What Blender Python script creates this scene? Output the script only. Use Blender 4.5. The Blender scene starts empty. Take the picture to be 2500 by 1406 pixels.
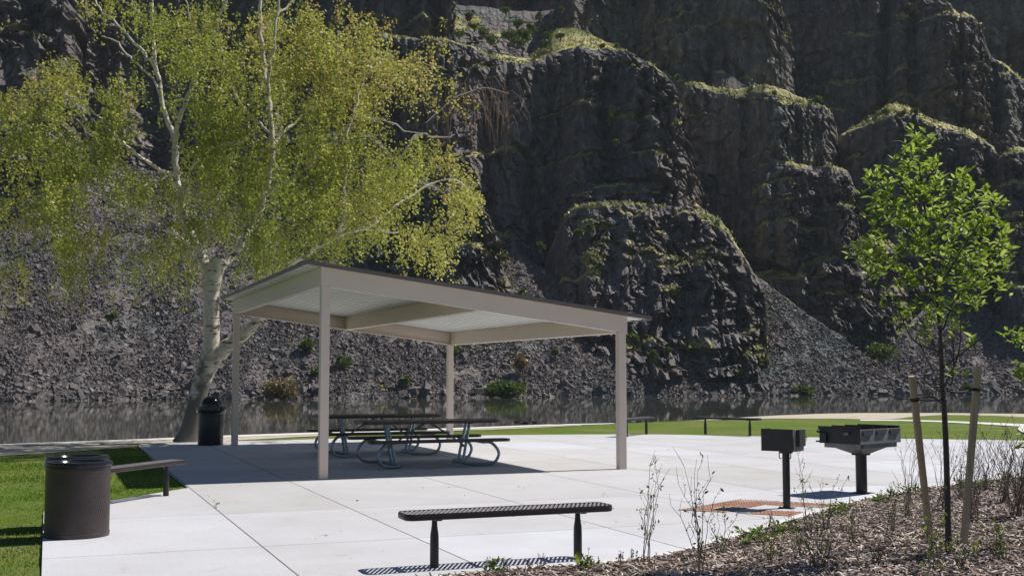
import bpy, bmesh, math, random
import numpy as np
from math import radians as R
from mathutils import Vector, Matrix

# ------------------------------------------------------------------ camera, light, exposure
SC = bpy.context.scene
COL = SC.collection
F, PITCH, HC = 2815.0, 0.074, 1.55            # focal length in photo pixels, upward pitch, eye height
cam_d = bpy.data.cameras.new('camera'); cam = bpy.data.objects.new('camera', cam_d); COL.objects.link(cam)
cam_d.sensor_width = 36.0; cam_d.lens = F / 2500 * 36.0; cam_d.clip_start = 0.1; cam_d.clip_end = 3000
cam.location = (0, 0, HC); cam.rotation_euler = (math.pi / 2 + PITCH, 0, 0)
SC.camera = cam

TH = 0.3814                                    # heading of the shelter's long front beam
SUN_EL, SUN_AZ = R(53), TH                     # azimuth measured from +X towards +Y
w = bpy.data.worlds.new('World'); SC.world = w; w.use_nodes = True
nt = w.node_tree; nt.nodes.clear()
sky = nt.nodes.new('ShaderNodeTexSky'); sky.sky_type = 'NISHITA'; sky.sun_disc = False
sky.sun_elevation = SUN_EL; sky.sun_rotation = math.pi / 2 - SUN_AZ
sky.air_density = 1.0; sky.dust_density = 0.1; sky.ozone_density = 7.0
bg = nt.nodes.new('ShaderNodeBackground'); bg.inputs[1].default_value = 0.05
wo = nt.nodes.new('ShaderNodeOutputWorld')
nt.links.new(sky.outputs[0], bg.inputs[0]); nt.links.new(bg.outputs[0], wo.inputs[0])
sd = bpy.data.lights.new('sun', 'SUN'); sd.energy = 4.8; sd.angle = R(0.5); sd.color = (1.0, 0.95, 0.88)
sun = bpy.data.objects.new('sun', sd); COL.objects.link(sun)
sdir = Vector((math.cos(SUN_EL) * math.cos(SUN_AZ), math.cos(SUN_EL) * math.sin(SUN_AZ), math.sin(SUN_EL)))
sun.rotation_euler = sdir.to_track_quat('Z', 'Y').to_euler(); sun.location = (20, 10, 30)
SC.view_settings.view_transform = 'Standard'; SC.view_settings.look = 'None'
SC.view_settings.exposure = 0.2; SC.view_settings.gamma = 1.0
SC.cycles.max_bounces = 6; SC.cycles.transparent_max_bounces = 8; SC.cycles.diffuse_bounces = 3
SC.cycles.use_denoising = True; SC.cycles.caustics_reflective = False; SC.cycles.caustics_refractive = False

rng = np.random.default_rng(7)
random.seed(7)

# ------------------------------------------------------------------ geometry of the view
CP, SP = math.cos(PITCH), math.sin(PITCH)
def at(px, py, Y):                             # the point at depth Y seen at photo pixel (px, py)
    dx = (px - 1250) / F; dz = -(py - 703) / F
    wy = CP - dz * SP; wz = SP + dz * CP; t = Y / wy
    return Vector((dx * t, Y, HC + wz * t))
def gnd(px, py, z=0.0):                        # the point at height z seen at photo pixel
    dx = (px - 1250) / F; dz = -(py - 703) / F
    wy = CP - dz * SP; wz = SP + dz * CP; t = (z - HC) / wz
    return Vector((dx * t, wy * t, z))
SA = Vector((-2.7878, 17.1456, 0)); SE = Vector((math.cos(TH), math.sin(TH), 0)); SN = Vector((-math.sin(TH), math.cos(TH), 0))
def sh(l, n, z=0.0):                           # shelter coordinates to world
    v = SA + SE * l + SN * n; v.z = z; return v

# ------------------------------------------------------------------ noise
def _h(i, j, k, s):
    with np.errstate(over='ignore'):
        n = (i.astype(np.uint32) * np.uint32(374761393) + j.astype(np.uint32) * np.uint32(668265263)
             + k.astype(np.uint32) * np.uint32(2147483647) + np.uint32(s) * np.uint32(1274126177))
        n = (n ^ (n >> np.uint32(13))) * np.uint32(1274126177); n = (n ^ (n >> np.uint32(16))) * np.uint32(2246822519)
        n = n ^ (n >> np.uint32(15))
    return (n & np.uint32(0xFFFFFF)).astype(np.float64) / 16777215.0
def vnoise(x, y, z=None, seed=0):
    if z is None: z = np.zeros_like(x)
    xi, yi, zi = np.floor(x), np.floor(y), np.floor(z)
    fx, fy, fz = x - xi, y - yi, z - zi
    fx = fx * fx * (3 - 2 * fx); fy = fy * fy * (3 - 2 * fy); fz = fz * fz * (3 - 2 * fz)
    xi, yi, zi = xi.astype(np.int64), yi.astype(np.int64), zi.astype(np.int64)
    def c(a, b, d): return _h(xi + a, yi + b, zi + d, seed)
    x00 = c(0,0,0) * (1-fx) + c(1,0,0) * fx; x10 = c(0,1,0) * (1-fx) + c(1,1,0) * fx
    r = x00 * (1-fy) + x10 * fy
    if np.any(fz):
        x01 = c(0,0,1) * (1-fx) + c(1,0,1) * fx; x11 = c(0,1,1) * (1-fx) + c(1,1,1) * fx
        r = r * (1-fz) + (x01 * (1-fy) + x11 * fy) * fz
    return r * 2 - 1
def fbm(x, y, z=None, o=4, seed=0, g=0.5):
    s = 0; a = 1.0
    for k in range(o):
        s = s + a * vnoise(x * 2**k, y * 2**k, None if z is None else z * 2**k, seed + k * 17); a *= g
    return s
def worley(u, v, seed=0):                      # faceted stones: returns displacement-ready terms
    ui, vi = np.floor(u), np.floor(v); best = np.full(u.shape, 9e9); r1 = np.zeros(u.shape); ox = np.zeros(u.shape); oy = np.zeros(u.shape); ra = np.zeros(u.shape); rb = np.zeros(u.shape)
    z0 = np.zeros(u.shape, np.int64)
    for a in (-1, 0, 1):
        for b in (-1, 0, 1):
            ci, cj = (ui + a).astype(np.int64), (vi + b).astype(np.int64)
            px_ = ui + a + _h(ci, cj, z0, seed); py_ = vi + b + _h(ci, cj, z0, seed + 1)
            dx, dy = u - px_, v - py_; d = dx * dx + dy * dy; m = d < best
            best = np.where(m, d, best); ox = np.where(m, dx, ox); oy = np.where(m, dy, oy)
            r1 = np.where(m, _h(ci, cj, z0, seed + 2), r1); ra = np.where(m, _h(ci, cj, z0, seed + 3), ra); rb = np.where(m, _h(ci, cj, z0, seed + 4), rb)
    return r1, ox * (ra * 2 - 1) + oy * (rb * 2 - 1), ra * ox * 0.8 + rb * oy * 1.2

# ------------------------------------------------------------------ mesh helpers
def tag(o, label=None, cat=None, group=None, kind=None):
    if label: o['label'] = label
    if cat: o['category'] = cat
    if group: o['group'] = group
    if kind: o['kind'] = kind
    return o
def empty(name, loc=(0, 0, 0), rz=0.0, label=None, cat=None, group=None):
    o = bpy.data.objects.new(name, None); COL.objects.link(o); o.location = loc; o.rotation_euler = (0, 0, rz)
    o.empty_display_size = 0.1
    return tag(o, label, cat, group)
def np_mesh(name, V, Fc, mat, parent=None, attrs=None, smooth=False, mats=None, midx=None):
    V = np.asarray(V, np.float32); Fc = np.asarray(Fc, np.int32)
    me = bpy.data.meshes.new(name); k = Fc.shape[1]; n = len(Fc)
    me.vertices.add(len(V)); me.vertices.foreach_set('co', V.ravel())
    me.loops.add(n * k); me.loops.foreach_set('vertex_index', Fc.ravel())
    me.polygons.add(n); me.polygons.foreach_set('loop_start', np.arange(0, n * k, k, dtype=np.int32))
    try: me.polygons.foreach_set('loop_total', np.full(n, k, np.int32))
    except Exception: pass
    for m in (mats or [mat]): me.materials.append(m)
    if midx is not None: me.polygons.foreach_set('material_index', np.asarray(midx, np.int32))
    me.polygons.foreach_set('use_smooth', np.full(n, smooth, bool))
    me.update(calc_edges=True); me.validate()
    for an, av in (attrs or {}).items():
        a = me.attributes.new(an, 'FLOAT', 'POINT'); a.data.foreach_set('value', np.asarray(av, np.float32))
    o = bpy.data.objects.new(name, me); COL.objects.link(o)
    if parent: o.parent = parent
    return o
class MB:
    def __init__(s): s.v = []; s.f = []; s.m = []
    def add(s, vs, fs, m=0):
        b = len(s.v); s.v += [tuple(v) for v in vs]; s.f += [tuple(b + i for i in f) for f in fs]; s.m += [m] * len(fs); return s
    def box(s, c, d, rz=0.0, m=0, M=None):
        x, y, z = d[0] / 2, d[1] / 2, d[2] / 2
        P = [Vector((a * x, b * y, e * z)) for e in (-1, 1) for b in (-1, 1) for a in (-1, 1)]
        T = Matrix.Translation(Vector(c)) @ (M if M is not None else Matrix.Rotation(rz, 4, 'Z'))
        return s.add([T @ p for p in P], [(0,2,3,1),(4,5,7,6),(0,1,5,4),(2,6,7,3),(1,3,7,5),(0,4,6,2)], m)
    def prism(s, poly, z0, z1, m=0):
        n = len(poly)
        return s.add([(p[0], p[1], z0) for p in poly] + [(p[0], p[1], z1) for p in poly],
                     [tuple(reversed(range(n))), tuple(range(n, 2 * n))] + [(i, (i+1) % n, n + (i+1) % n, n + i) for i in range(n)], m)
    def loft(s, rings, m=0, cap=True):
        k = len(rings[0]); fs = []; vs = [p for r in rings for p in r]
        for i in range(len(rings) - 1):
            for j in range(k): a = i * k + j; b = i * k + (j + 1) % k; fs.append((a, b, b + k, a + k))
        if cap: fs.append(tuple(reversed(range(k)))); fs.append(tuple(range((len(rings) - 1) * k, len(rings) * k)))
        return s.add(vs, fs, m)
    def tube(s, pts, rad, seg=8, m=0, cap=True):
        pts = [Vector(p) for p in pts]
        if not hasattr(rad, '__len__'): rad = [rad] * len(pts)
        rings = []; up = None
        for i, p in enumerate(pts):
            t = (pts[min(i + 1, len(pts) - 1)] - pts[max(i - 1, 0)]).normalized()
            if up is None: up = Vector((0, 0, 1)) if abs(t.z) < 0.9 else Vector((1, 0, 0))
            a = t.cross(up).normalized(); b = a.cross(t).normalized(); up = b
            rings.append([p + (a * math.cos(2 * math.pi * q / seg) + b * math.sin(2 * math.pi * q / seg)) * rad[i] for q in range(seg)])
        return s.loft(rings, m, cap)
    def lathe(s, prof, seg=32, c=(0, 0, 0), m=0, cap=True):
        rings = [[(c[0] + r * math.cos(2*math.pi*q/seg), c[1] + r * math.sin(2*math.pi*q/seg), c[2] + z) for q in range(seg)] for r, z in prof]
        return s.loft(rings, m, cap)
    def build(s, name, mat, parent=None, loc=None, smooth=False, bevel=0.0, mats=None):
        me = bpy.data.meshes.new(name); me.from_pydata(s.v, [], s.f)
        for m in (mats or [mat]): me.materials.append(m)
        me.polygons.foreach_set('material_index', s.m)
        bm = bmesh.new(); bm.from_mesh(me); bmesh.ops.recalc_face_normals(bm, faces=bm.faces)
        if bevel > 0:
            ed = [e for e in bm.edges if len(e.link_faces) == 2 and e.calc_face_angle(0) > 0.6]
            bmesh.ops.bevel(bm, geom=ed, offset=bevel, segments=2, affect='EDGES', profile=0.5)
        bm.to_mesh(me); bm.free()
        if smooth:
            me.polygons.foreach_set('use_smooth', [True] * len(me.polygons))
            try: me.set_sharp_from_angle(angle=R(40))
            except Exception: pass
        me.update()
        o = bpy.data.objects.new(name, me); COL.objects.link(o)
        if parent: o.parent = parent
        if loc is not None: o.location = loc
        return o
def copy_tree(o, parent=None):
    c = o.copy(); COL.objects.link(c)
    if parent: c.parent = parent
    for ch in list(o.children): copy_tree(ch, c)
    return c
def arc(c, r, a0, a1, n, plane='xz', y=0.0):
    out = []
    for i in range(n + 1):
        a = R(a0 + (a1 - a0) * i / n); out.append((c[0] + r * math.cos(a), y, c[1] + r * math.sin(a)))
    return out
def smooth_pts(pts, n=6):                      # Catmull-Rom through points
    P = [Vector(p) for p in pts]; P = [P[0] * 2 - P[1]] + P + [P[-1] * 2 - P[-2]]; out = []
    for i in range(1, len(P) - 2):
        for k in range(n):
            t = k / n; a, b, c, d = P[i-1], P[i], P[i+1], P[i+2]
            out.append(0.5 * ((2*b) + (c-a)*t + (2*a-5*b+4*c-d)*t*t + (3*b-a-3*c+d)*t*t*t))
    out.append(P[-2]); return out
def scatter(tv, tf, org, X, Y, Z, sc):         # copies of a template in one array: axes given per copy
    tv = np.asarray(tv, float); tf = np.asarray(tf, int); n = len(org)
    sc = np.asarray(sc, float).reshape(n, 1, -1)
    P = tv[None] * sc
    V = org[:, None] + P[..., 0:1] * X[:, None] + P[..., 1:2] * Y[:, None] + P[..., 2:3] * Z[:, None]
    Fc = tf[None] + (np.arange(n) * len(tv))[:, None, None]
    return V.reshape(-1, 3), Fc.reshape(-1, tf.shape[1])
def rand_axes(n, r=rng, up=None, spread=1.0):
    Z = r.normal(size=(n, 3)) * spread
    if up is not None: Z = Z + np.asarray(up)[None] if np.ndim(up) == 1 else Z + up
    Z /= np.linalg.norm(Z, axis=1, keepdims=True)
    A = r.normal(size=(n, 3)); X = np.cross(A, Z); X /= np.linalg.norm(X, axis=1, keepdims=True)
    return X, np.cross(Z, X), Z

# ------------------------------------------------------------------ materials
def mat(name): 
    m = bpy.data.materials.new(name); m.use_nodes = True; return m, m.node_tree, m.node_tree.nodes['Principled BSDF']
def nd(t, typ, **kw):
    n = t.nodes.new(typ)
    for k, v in kw.items():
        if k.startswith('i_'): n.inputs[k[2:].replace('_', ' ')].default_value = v
        else: setattr(n, k, v)
    return n
def ramp(t, fac, stops, interp='LINEAR'):
    r = t.nodes.new('ShaderNodeValToRGB'); r.color_ramp.interpolation = interp
    while len(r.color_ramp.elements) < len(stops): r.color_ramp.elements.new(0.5)
    for e, (p, c) in zip(r.color_ramp.elements, stops): e.position = p; e.color = (*c, 1) if len(c) == 3 else c
    if fac is not None: t.links.new(fac, r.inputs[0])
    return r.outputs[0]
def noise(t, scale, detail=4, rough=0.55, coord='Object', stretch=None, off=None):
    tc = nd(t, 'ShaderNodeTexCoord'); src = tc.outputs[coord]
    if stretch:
        mp = nd(t, 'ShaderNodeMapping'); mp.inputs['Scale'].default_value = stretch; t.links.new(src, mp.inputs[0]); src = mp.outputs[0]
    n = nd(t, 'ShaderNodeTexNoise'); n.inputs['Scale'].default_value = scale; n.inputs['Detail'].default_value = detail; n.inputs['Roughness'].default_value = rough
    t.links.new(src, n.inputs['Vector']); return n.outputs['Fac']
def mixc(t, fac, a, b, mode='MIX'):
    m = nd(t, 'ShaderNodeMix', data_type='RGBA', blend_type=mode)
    for s, v in ((m.inputs[0], fac), (m.inputs[6], a), (m.inputs[7], b)):
        if isinstance(v, (int, float)): s.default_value = v
        elif isinstance(v, tuple): s.default_value = (*v, 1)
        else: t.links.new(v, s)
    return m.outputs[2]
def bump(t, b, h, strength=0.3, dist=0.01):
    n = nd(t, 'ShaderNodeBump'); n.inputs['Strength'].default_value = strength; n.inputs['Distance'].default_value = dist
    t.links.new(h, n.inputs['Height']); t.links.new(n.outputs[0], b.inputs['Normal']); return n
def simple(name, c0, c1, scale=6, rough=0.6, metal=0.0, bs=0.0, bd=0.004, spec=0.5, bscale=None, stretch=None):
    m, t, b = mat(name)
    f = noise(t, scale, 5, 0.6, stretch=stretch); t.links.new(ramp(t, f, [(0.3, c0), (0.7, c1)]), b.inputs['Base Color'])
    b.inputs['Roughness'].default_value = rough; b.inputs['Metallic'].default_value = metal; b.inputs['Specular IOR Level'].default_value = spec
    if bs: bump(t, b, noise(t, bscale or scale * 6, 3), bs, bd)
    return m
def leaf_mat(name, stops, trans=0.45, rough=0.45):
    m, t, b = mat(name)
    at_ = nd(t, 'ShaderNodeAttribute', attribute_name='rnd'); c = ramp(t, at_.outputs['Fac'], stops)
    t.links.new(c, b.inputs['Base Color']); b.inputs['Roughness'].default_value = rough; b.inputs['Specular IOR Level'].default_value = 0.4
    tr = nd(t, 'ShaderNodeBsdfTranslucent')
    hs = nd(t, 'ShaderNodeHueSaturation'); hs.inputs['Value'].default_value = 1.25; hs.inputs['Saturation'].default_value = 1.1; t.links.new(c, hs.inputs['Color']); t.links.new(hs.outputs[0], tr.inputs[0])
    mx = nd(t, 'ShaderNodeMixShader'); mx.inputs[0].default_value = trans
    out = t.nodes['Material Output']; t.links.new(b.outputs[0], mx.inputs[1]); t.links.new(tr.outputs[0], mx.inputs[2]); t.links.new(mx.outputs[0], out.inputs[0])
    return m

M = {}
M['tan'] = simple('tan_painted_steel', (0.65, 0.54, 0.455), (0.69, 0.575, 0.49), 2.5, 0.5, bs=0.05)
M['roofwhite'] = simple('white_steel_panel', (0.78, 0.80, 0.78), (0.82, 0.835, 0.815), 1.5, 0.4)
M['rooftrim'] = simple('brown_trim', (0.13, 0.105, 0.10), (0.16, 0.13, 0.12), 3, 0.5)
M['brown'] = simple('dark_brown_plastic_coat', (0.022, 0.013, 0.012), (0.038, 0.022, 0.02), 5, 0.33, bs=0.1)
M['canbrown'] = simple('brown_expanded_metal', (0.034, 0.025, 0.024), (0.06, 0.044, 0.042), 5, 0.45, bs=0.1)
M['seatmesh'] = simple('sky_sheen_mesh_coat', (0.22, 0.205, 0.215), (0.32, 0.30, 0.31), 6, 0.4, bs=0.1)  # sky reflection on the seat tops painted in as a paler base colour
M['seam'] = simple('panel_seam', (0.22, 0.225, 0.22), (0.30, 0.305, 0.30), 4, 0.6)
M['tube'] = simple('galvanised_tube', (0.22, 0.27, 0.31), (0.34, 0.40, 0.45), 14, 0.35, 0.7, bs=0.05)
M['black'] = simple('black_powder_coat', (0.010, 0.010, 0.012), (0.018, 0.017, 0.02), 8, 0.38, bs=0.08)
M['blackmatte'] = simple('black_grill_steel', (0.012, 0.011, 0.012), (0.028, 0.026, 0.028), 5, 0.6, bs=0.15)
M['greysteel'] = simple('grey_grill_steel', (0.13, 0.14, 0.15), (0.22, 0.23, 0.24), 6, 0.5, 0.0, bs=0.15)
M['bin'] = simple('black_plastic_liner', (0.008, 0.009, 0.014), (0.014, 0.015, 0.022), 4, 0.16)
M['wood'] = simple('weathered_stake', (0.30, 0.235, 0.16), (0.47, 0.39, 0.29), 3, 0.75, bs=0.4, stretch=(14, 14, 1))
M['rubber'] = simple('black_rubber', (0.012, 0.012, 0.012), (0.02, 0.02, 0.02), 8, 0.7)
M['twig'] = simple('dry_twig', (0.10, 0.075, 0.06), (0.22, 0.18, 0.15), 20, 0.8)
M['sapbark'] = simple('sapling_bark', (0.045, 0.03, 0.028), (0.09, 0.06, 0.052), 12, 0.7, bs=0.3)
M['joint'] = simple('joint_filler', (0.10, 0.095, 0.085), (0.17, 0.16, 0.14), 5, 0.9)
M['limb'] = simple('birch_twig_bark', (0.10, 0.06, 0.045), (0.22, 0.15, 0.12), 8, 0.7)

m, t, b = mat('concrete'); M['concrete'] = m
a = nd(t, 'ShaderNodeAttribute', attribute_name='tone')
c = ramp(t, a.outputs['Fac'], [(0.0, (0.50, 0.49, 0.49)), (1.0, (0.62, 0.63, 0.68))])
f1 = noise(t, 0.9, 6, 0.6); f2 = noise(t, 35, 4, 0.7); f3 = noise(t, 3.0, 3, 0.5, stretch=(14, 0.5, 1)); f4 = noise(t, 2.6, 6, 0.7); f5 = noise(t, 0.28, 3, 0.5)
c = mixc(t, 1.0, c, ramp(t, f1, [(0.3, (0.90, 0.89, 0.88)), (0.62, (1, 1, 1))]), 'MULTIPLY')
c = mixc(t, 0.5, c, ramp(t, f2, [(0.25, (0.86, 0.85, 0.84)), (0.6, (1, 1, 1))]), 'MULTIPLY')
c = mixc(t, 0.35, c, ramp(t, f3, [(0.3, (0.9, 0.9, 0.9)), (0.6, (1, 1, 1))]), 'MULTIPLY')
c = mixc(t, 0.8, c, ramp(t, f4, [(0.28, (0.80, 0.77, 0.72)), (0.40, (1, 1, 1))]), 'MULTIPLY')
c = mixc(t, 0.7, c, ramp(t, f5, [(0.35, (0.93, 0.92, 0.90)), (0.6, (1, 1, 1))]), 'MULTIPLY')
t.links.new(c, b.inputs['Base Color']); b.inputs['Roughness'].default_value = 0.8; bump(t, b, f2, 0.25, 0.003)

m, t, b = mat('brick_domes'); M['brick'] = m
f = noise(t, 25, 3); f2 = noise(t, 2.2, 4)
c = ramp(t, f, [(0.3, (0.26, 0.12, 0.075)), (0.7, (0.40, 0.20, 0.13))]); c = mixc(t, ramp(t, f2, [(0.48, (0, 0, 0)), (0.62, (1, 1, 1))]), c, (0.42, 0.36, 0.30))
t.links.new(c, b.inputs['Base Color']); b.inputs['Roughness'].default_value = 0.8; bump(t, b, noise(t, 60, 3), 0.4, 0.004)

m, t, b = mat('lawn'); M['lawn'] = m
f1 = noise(t, 0.35, 5, 0.6); f2 = noise(t, 9, 5, 0.75); f3 = noise(t, 60, 3, 0.7)
c = ramp(t, f2, [(0.25, (0.07, 0.12, 0.012)), (0.55, (0.12, 0.19, 0.02)), (0.8, (0.24, 0.27, 0.05))])
c = mixc(t, ramp(t, f1, [(0.45, (0, 0, 0)), (0.7, (0.75, 0.75, 0.75))]), c, (0.24, 0.22, 0.08))
t.links.new(mixc(t, 0.5, c, ramp(t, f3, [(0.3, (0.55, 0.55, 0.5)), (0.7, (1.25, 1.25, 1.1))]), 'MULTIPLY'), b.inputs['Base Color']); b.inputs['Roughness'].default_value = 0.85; b.inputs['Specular IOR Level'].default_value = 0.2
bump(t, b, f3, 0.9, 0.03)
M['blade'] = leaf_mat('grass_blade', [(0.0, (0.07, 0.14, 0.012)), (0.5, (0.14, 0.25, 0.02)), (0.85, (0.26, 0.33, 0.05)), (1.0, (0.40, 0.36, 0.14))], 0.35, 0.5)
M['sand'] = simple('sandy_path', (0.42, 0.36, 0.28), (0.56, 0.49, 0.40), 2.5, 0.9, bs=0.5, bd=0.01, bscale=60)
M['curb'] = simple('pale_curb', (0.62, 0.60, 0.57), (0.72, 0.70, 0.67), 3, 0.85)
M['mulch'] = simple('mulch_soil', (0.05, 0.035, 0.028), (0.13, 0.10, 0.085), 30, 0.95, bs=0.8, bd=0.02)
m, t, b = mat('wood_chips'); M['chip'] = m
a = nd(t, 'ShaderNodeAttribute', attribute_name='rnd')
t.links.new(ramp(t, a.outputs['Fac'], [(0, (0.10, 0.065, 0.05)), (0.3, (0.27, 0.195, 0.155)), (0.65, (0.48, 0.385, 0.32)), (1, (0.72, 0.63, 0.56))]), b.inputs['Base Color']); b.inputs['Roughness'].default_value = 0.85
bump(t, b, noise(t, 150, 2), 0.3, 0.002)

m, t, b = mat('water'); M['water'] = m
b.inputs['Base Color'].default_value = (0.065, 0.07, 0.055, 1); b.inputs['Roughness'].default_value = 0.03; b.inputs['IOR'].default_value = 1.33; b.inputs['Specular IOR Level'].default_value = 0.5
n1 = noise(t, 1.0, 3, 0.6, stretch=(1.2, 0.5, 1)); n2 = noise(t, 6.0, 2, 0.5, stretch=(1, 0.6, 1))
ad = nd(t, 'ShaderNodeMath', operation='MULTIPLY_ADD'); t.links.new(n2, ad.inputs[0]); ad.inputs[1].default_value = 0.12; t.links.new(n1, ad.inputs[2])
bump(t, b, ad.outputs[0], 0.22, 0.014)

m, t, b = mat('birch_bark'); M['birch'] = m
f = noise(t, 3.0, 5, 0.65, stretch=(1, 1, 5)); g = noise(t, 1.3, 4, 0.6); h = noise(t, 9, 3)
c = ramp(t, h, [(0.3, (0.50, 0.44, 0.37)), (0.7, (0.68, 0.63, 0.56))])
c = mixc(t, ramp(t, f, [(0.56, (0, 0, 0)), (0.63, (1, 1, 1))]), c, (0.06, 0.05, 0.045))
at2 = nd(t, 'ShaderNodeAttribute', attribute_name='dark')
mm = nd(t, 'ShaderNodeMath', operation='MULTIPLY_ADD'); t.links.new(g, mm.inputs[0]); mm.inputs[1].default_value = 1.2; t.links.new(at2.outputs['Fac'], mm.inputs[2])
c = mixc(t, ramp(t, mm.outputs[0], [(0.74, (0, 0, 0)), (0.86, (1, 1, 1))]), c, (0.13, 0.115, 0.10))
t.links.new(c, b.inputs['Base Color']); b.inputs['Roughness'].default_value = 0.7; bump(t, b, f, 0.5, 0.02)

def rock_mat(name, dark, mid, light, gdark, glight, sc):
    m, t, b = mat(name)
    v = nd(t, 'ShaderNodeAttribute', attribute_name='veg'); r = nd(t, 'ShaderNodeAttribute', attribute_name='rnd')
    f1 = noise(t, 0.09, 5, 0.6, stretch=(1, 1, 0.6)); f2 = noise(t, sc, 5, 0.75, stretch=(1, 1, 0.45)); f3 = noise(t, 0.22, 4, 0.6)
    c = ramp(t, f2, [(0.25, dark), (0.5, mid), (0.78, light)])
    c = mixc(t, 0.65, c, ramp(t, r.outputs['Fac'], [(0, (0.42, 0.42, 0.46)), (0.7, (1.05, 1.03, 1.0)), (1, (1.9, 1.85, 1.8))]), 'MULTIPLY')
    c = mixc(t, ramp(t, f1, [(0.5, (0, 0, 0)), (0.68, (0.55, 0.55, 0.55))]), c, mixc(t, 1.0, c, (0.75, 1.12, 1.12), 'MULTIPLY'))
    g = mixc(t, ramp(t, f3, [(0.34, (0, 0, 0)), (0.58, (1, 1, 1))]), gdark, glight)
    g = mixc(t, 0.6, g, ramp(t, noise(t, 2.2, 5, 0.75), [(0.3, (0.5, 0.55, 0.45)), (0.65, (1.2, 1.15, 1.1))]), 'MULTIPLY')
    s = nd(t, 'ShaderNodeMath', operation='MULTIPLY_ADD'); t.links.new(noise(t, 0.9, 5, 0.7), s.inputs[0]); s.inputs[1].default_value = 1.0; t.links.new(v.outputs['Fac'], s.inputs[2])
    c = mixc(t, ramp(t, s.outputs[0], [(0.88, (0, 0, 0)), (1.02, (1, 1, 1))]), c, g)
    t.links.new(c, b.inputs['Base Color']); b.inputs['Roughness'].default_value = 0.85; b.inputs['Specular IOR Level'].default_value = 0.25
    bump(t, b, noise(t, sc * 3.2, 3, 0.7), 0.5, 0.2)
    return m
M['cliff'] = rock_mat('basalt', (0.072, 0.068, 0.078), (0.14, 0.124, 0.122), (0.33, 0.28, 0.24), (0.13, 0.16, 0.05), (0.46, 0.41, 0.20), 0.9)
M['talus'] = rock_mat('talus_rock', (0.085, 0.073, 0.073), (0.15, 0.131, 0.129), (0.26, 0.235, 0.225), (0.16, 0.19, 0.06), (0.48, 0.41, 0.22), 1.8)
M['birchleaf'] = leaf_mat('birch_leaves', [(0.0, (0.16, 0.21, 0.045)), (0.45, (0.30, 0.33, 0.075)), (0.8, (0.42, 0.41, 0.12)), (1.0, (0.38, 0.31, 0.12))], 0.5)
M['sapleaf'] = leaf_mat('sapling_leaves', [(0.0, (0.14, 0.23, 0.025)), (0.6, (0.27, 0.36, 0.08)), (1.0, (0.46, 0.50, 0.17))], 0.5, 0.5)
M['bush'] = leaf_mat('scrub_leaves', [(0.0, (0.05, 0.085, 0.02)), (0.6, (0.10, 0.15, 0.03)), (1.0, (0.20, 0.22, 0.06))], 0.3)
M['tuft'] = leaf_mat('ledge_tufts', [(0.0, (0.10, 0.15, 0.035)), (0.4, (0.22, 0.25, 0.07)), (0.7, (0.46, 0.42, 0.19)), (1.0, (0.62, 0.56, 0.32))], 0.25)
M['drybush'] = leaf_mat('dry_scrub', [(0.0, (0.16, 0.11, 0.07)), (0.6, (0.28, 0.21, 0.11)), (1.0, (0.38, 0.32, 0.15))], 0.2)
M['weed'] = leaf_mat('weed_leaves', [(0.0, (0.06, 0.12, 0.02)), (0.6, (0.13, 0.22, 0.035)), (1.0, (0.28, 0.34, 0.06))], 0.4)
M['dryleaf'] = leaf_mat('dry_seed_heads', [(0.0, (0.06, 0.045, 0.04)), (1.0, (0.20, 0.15, 0.12))], 0.1)
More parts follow.
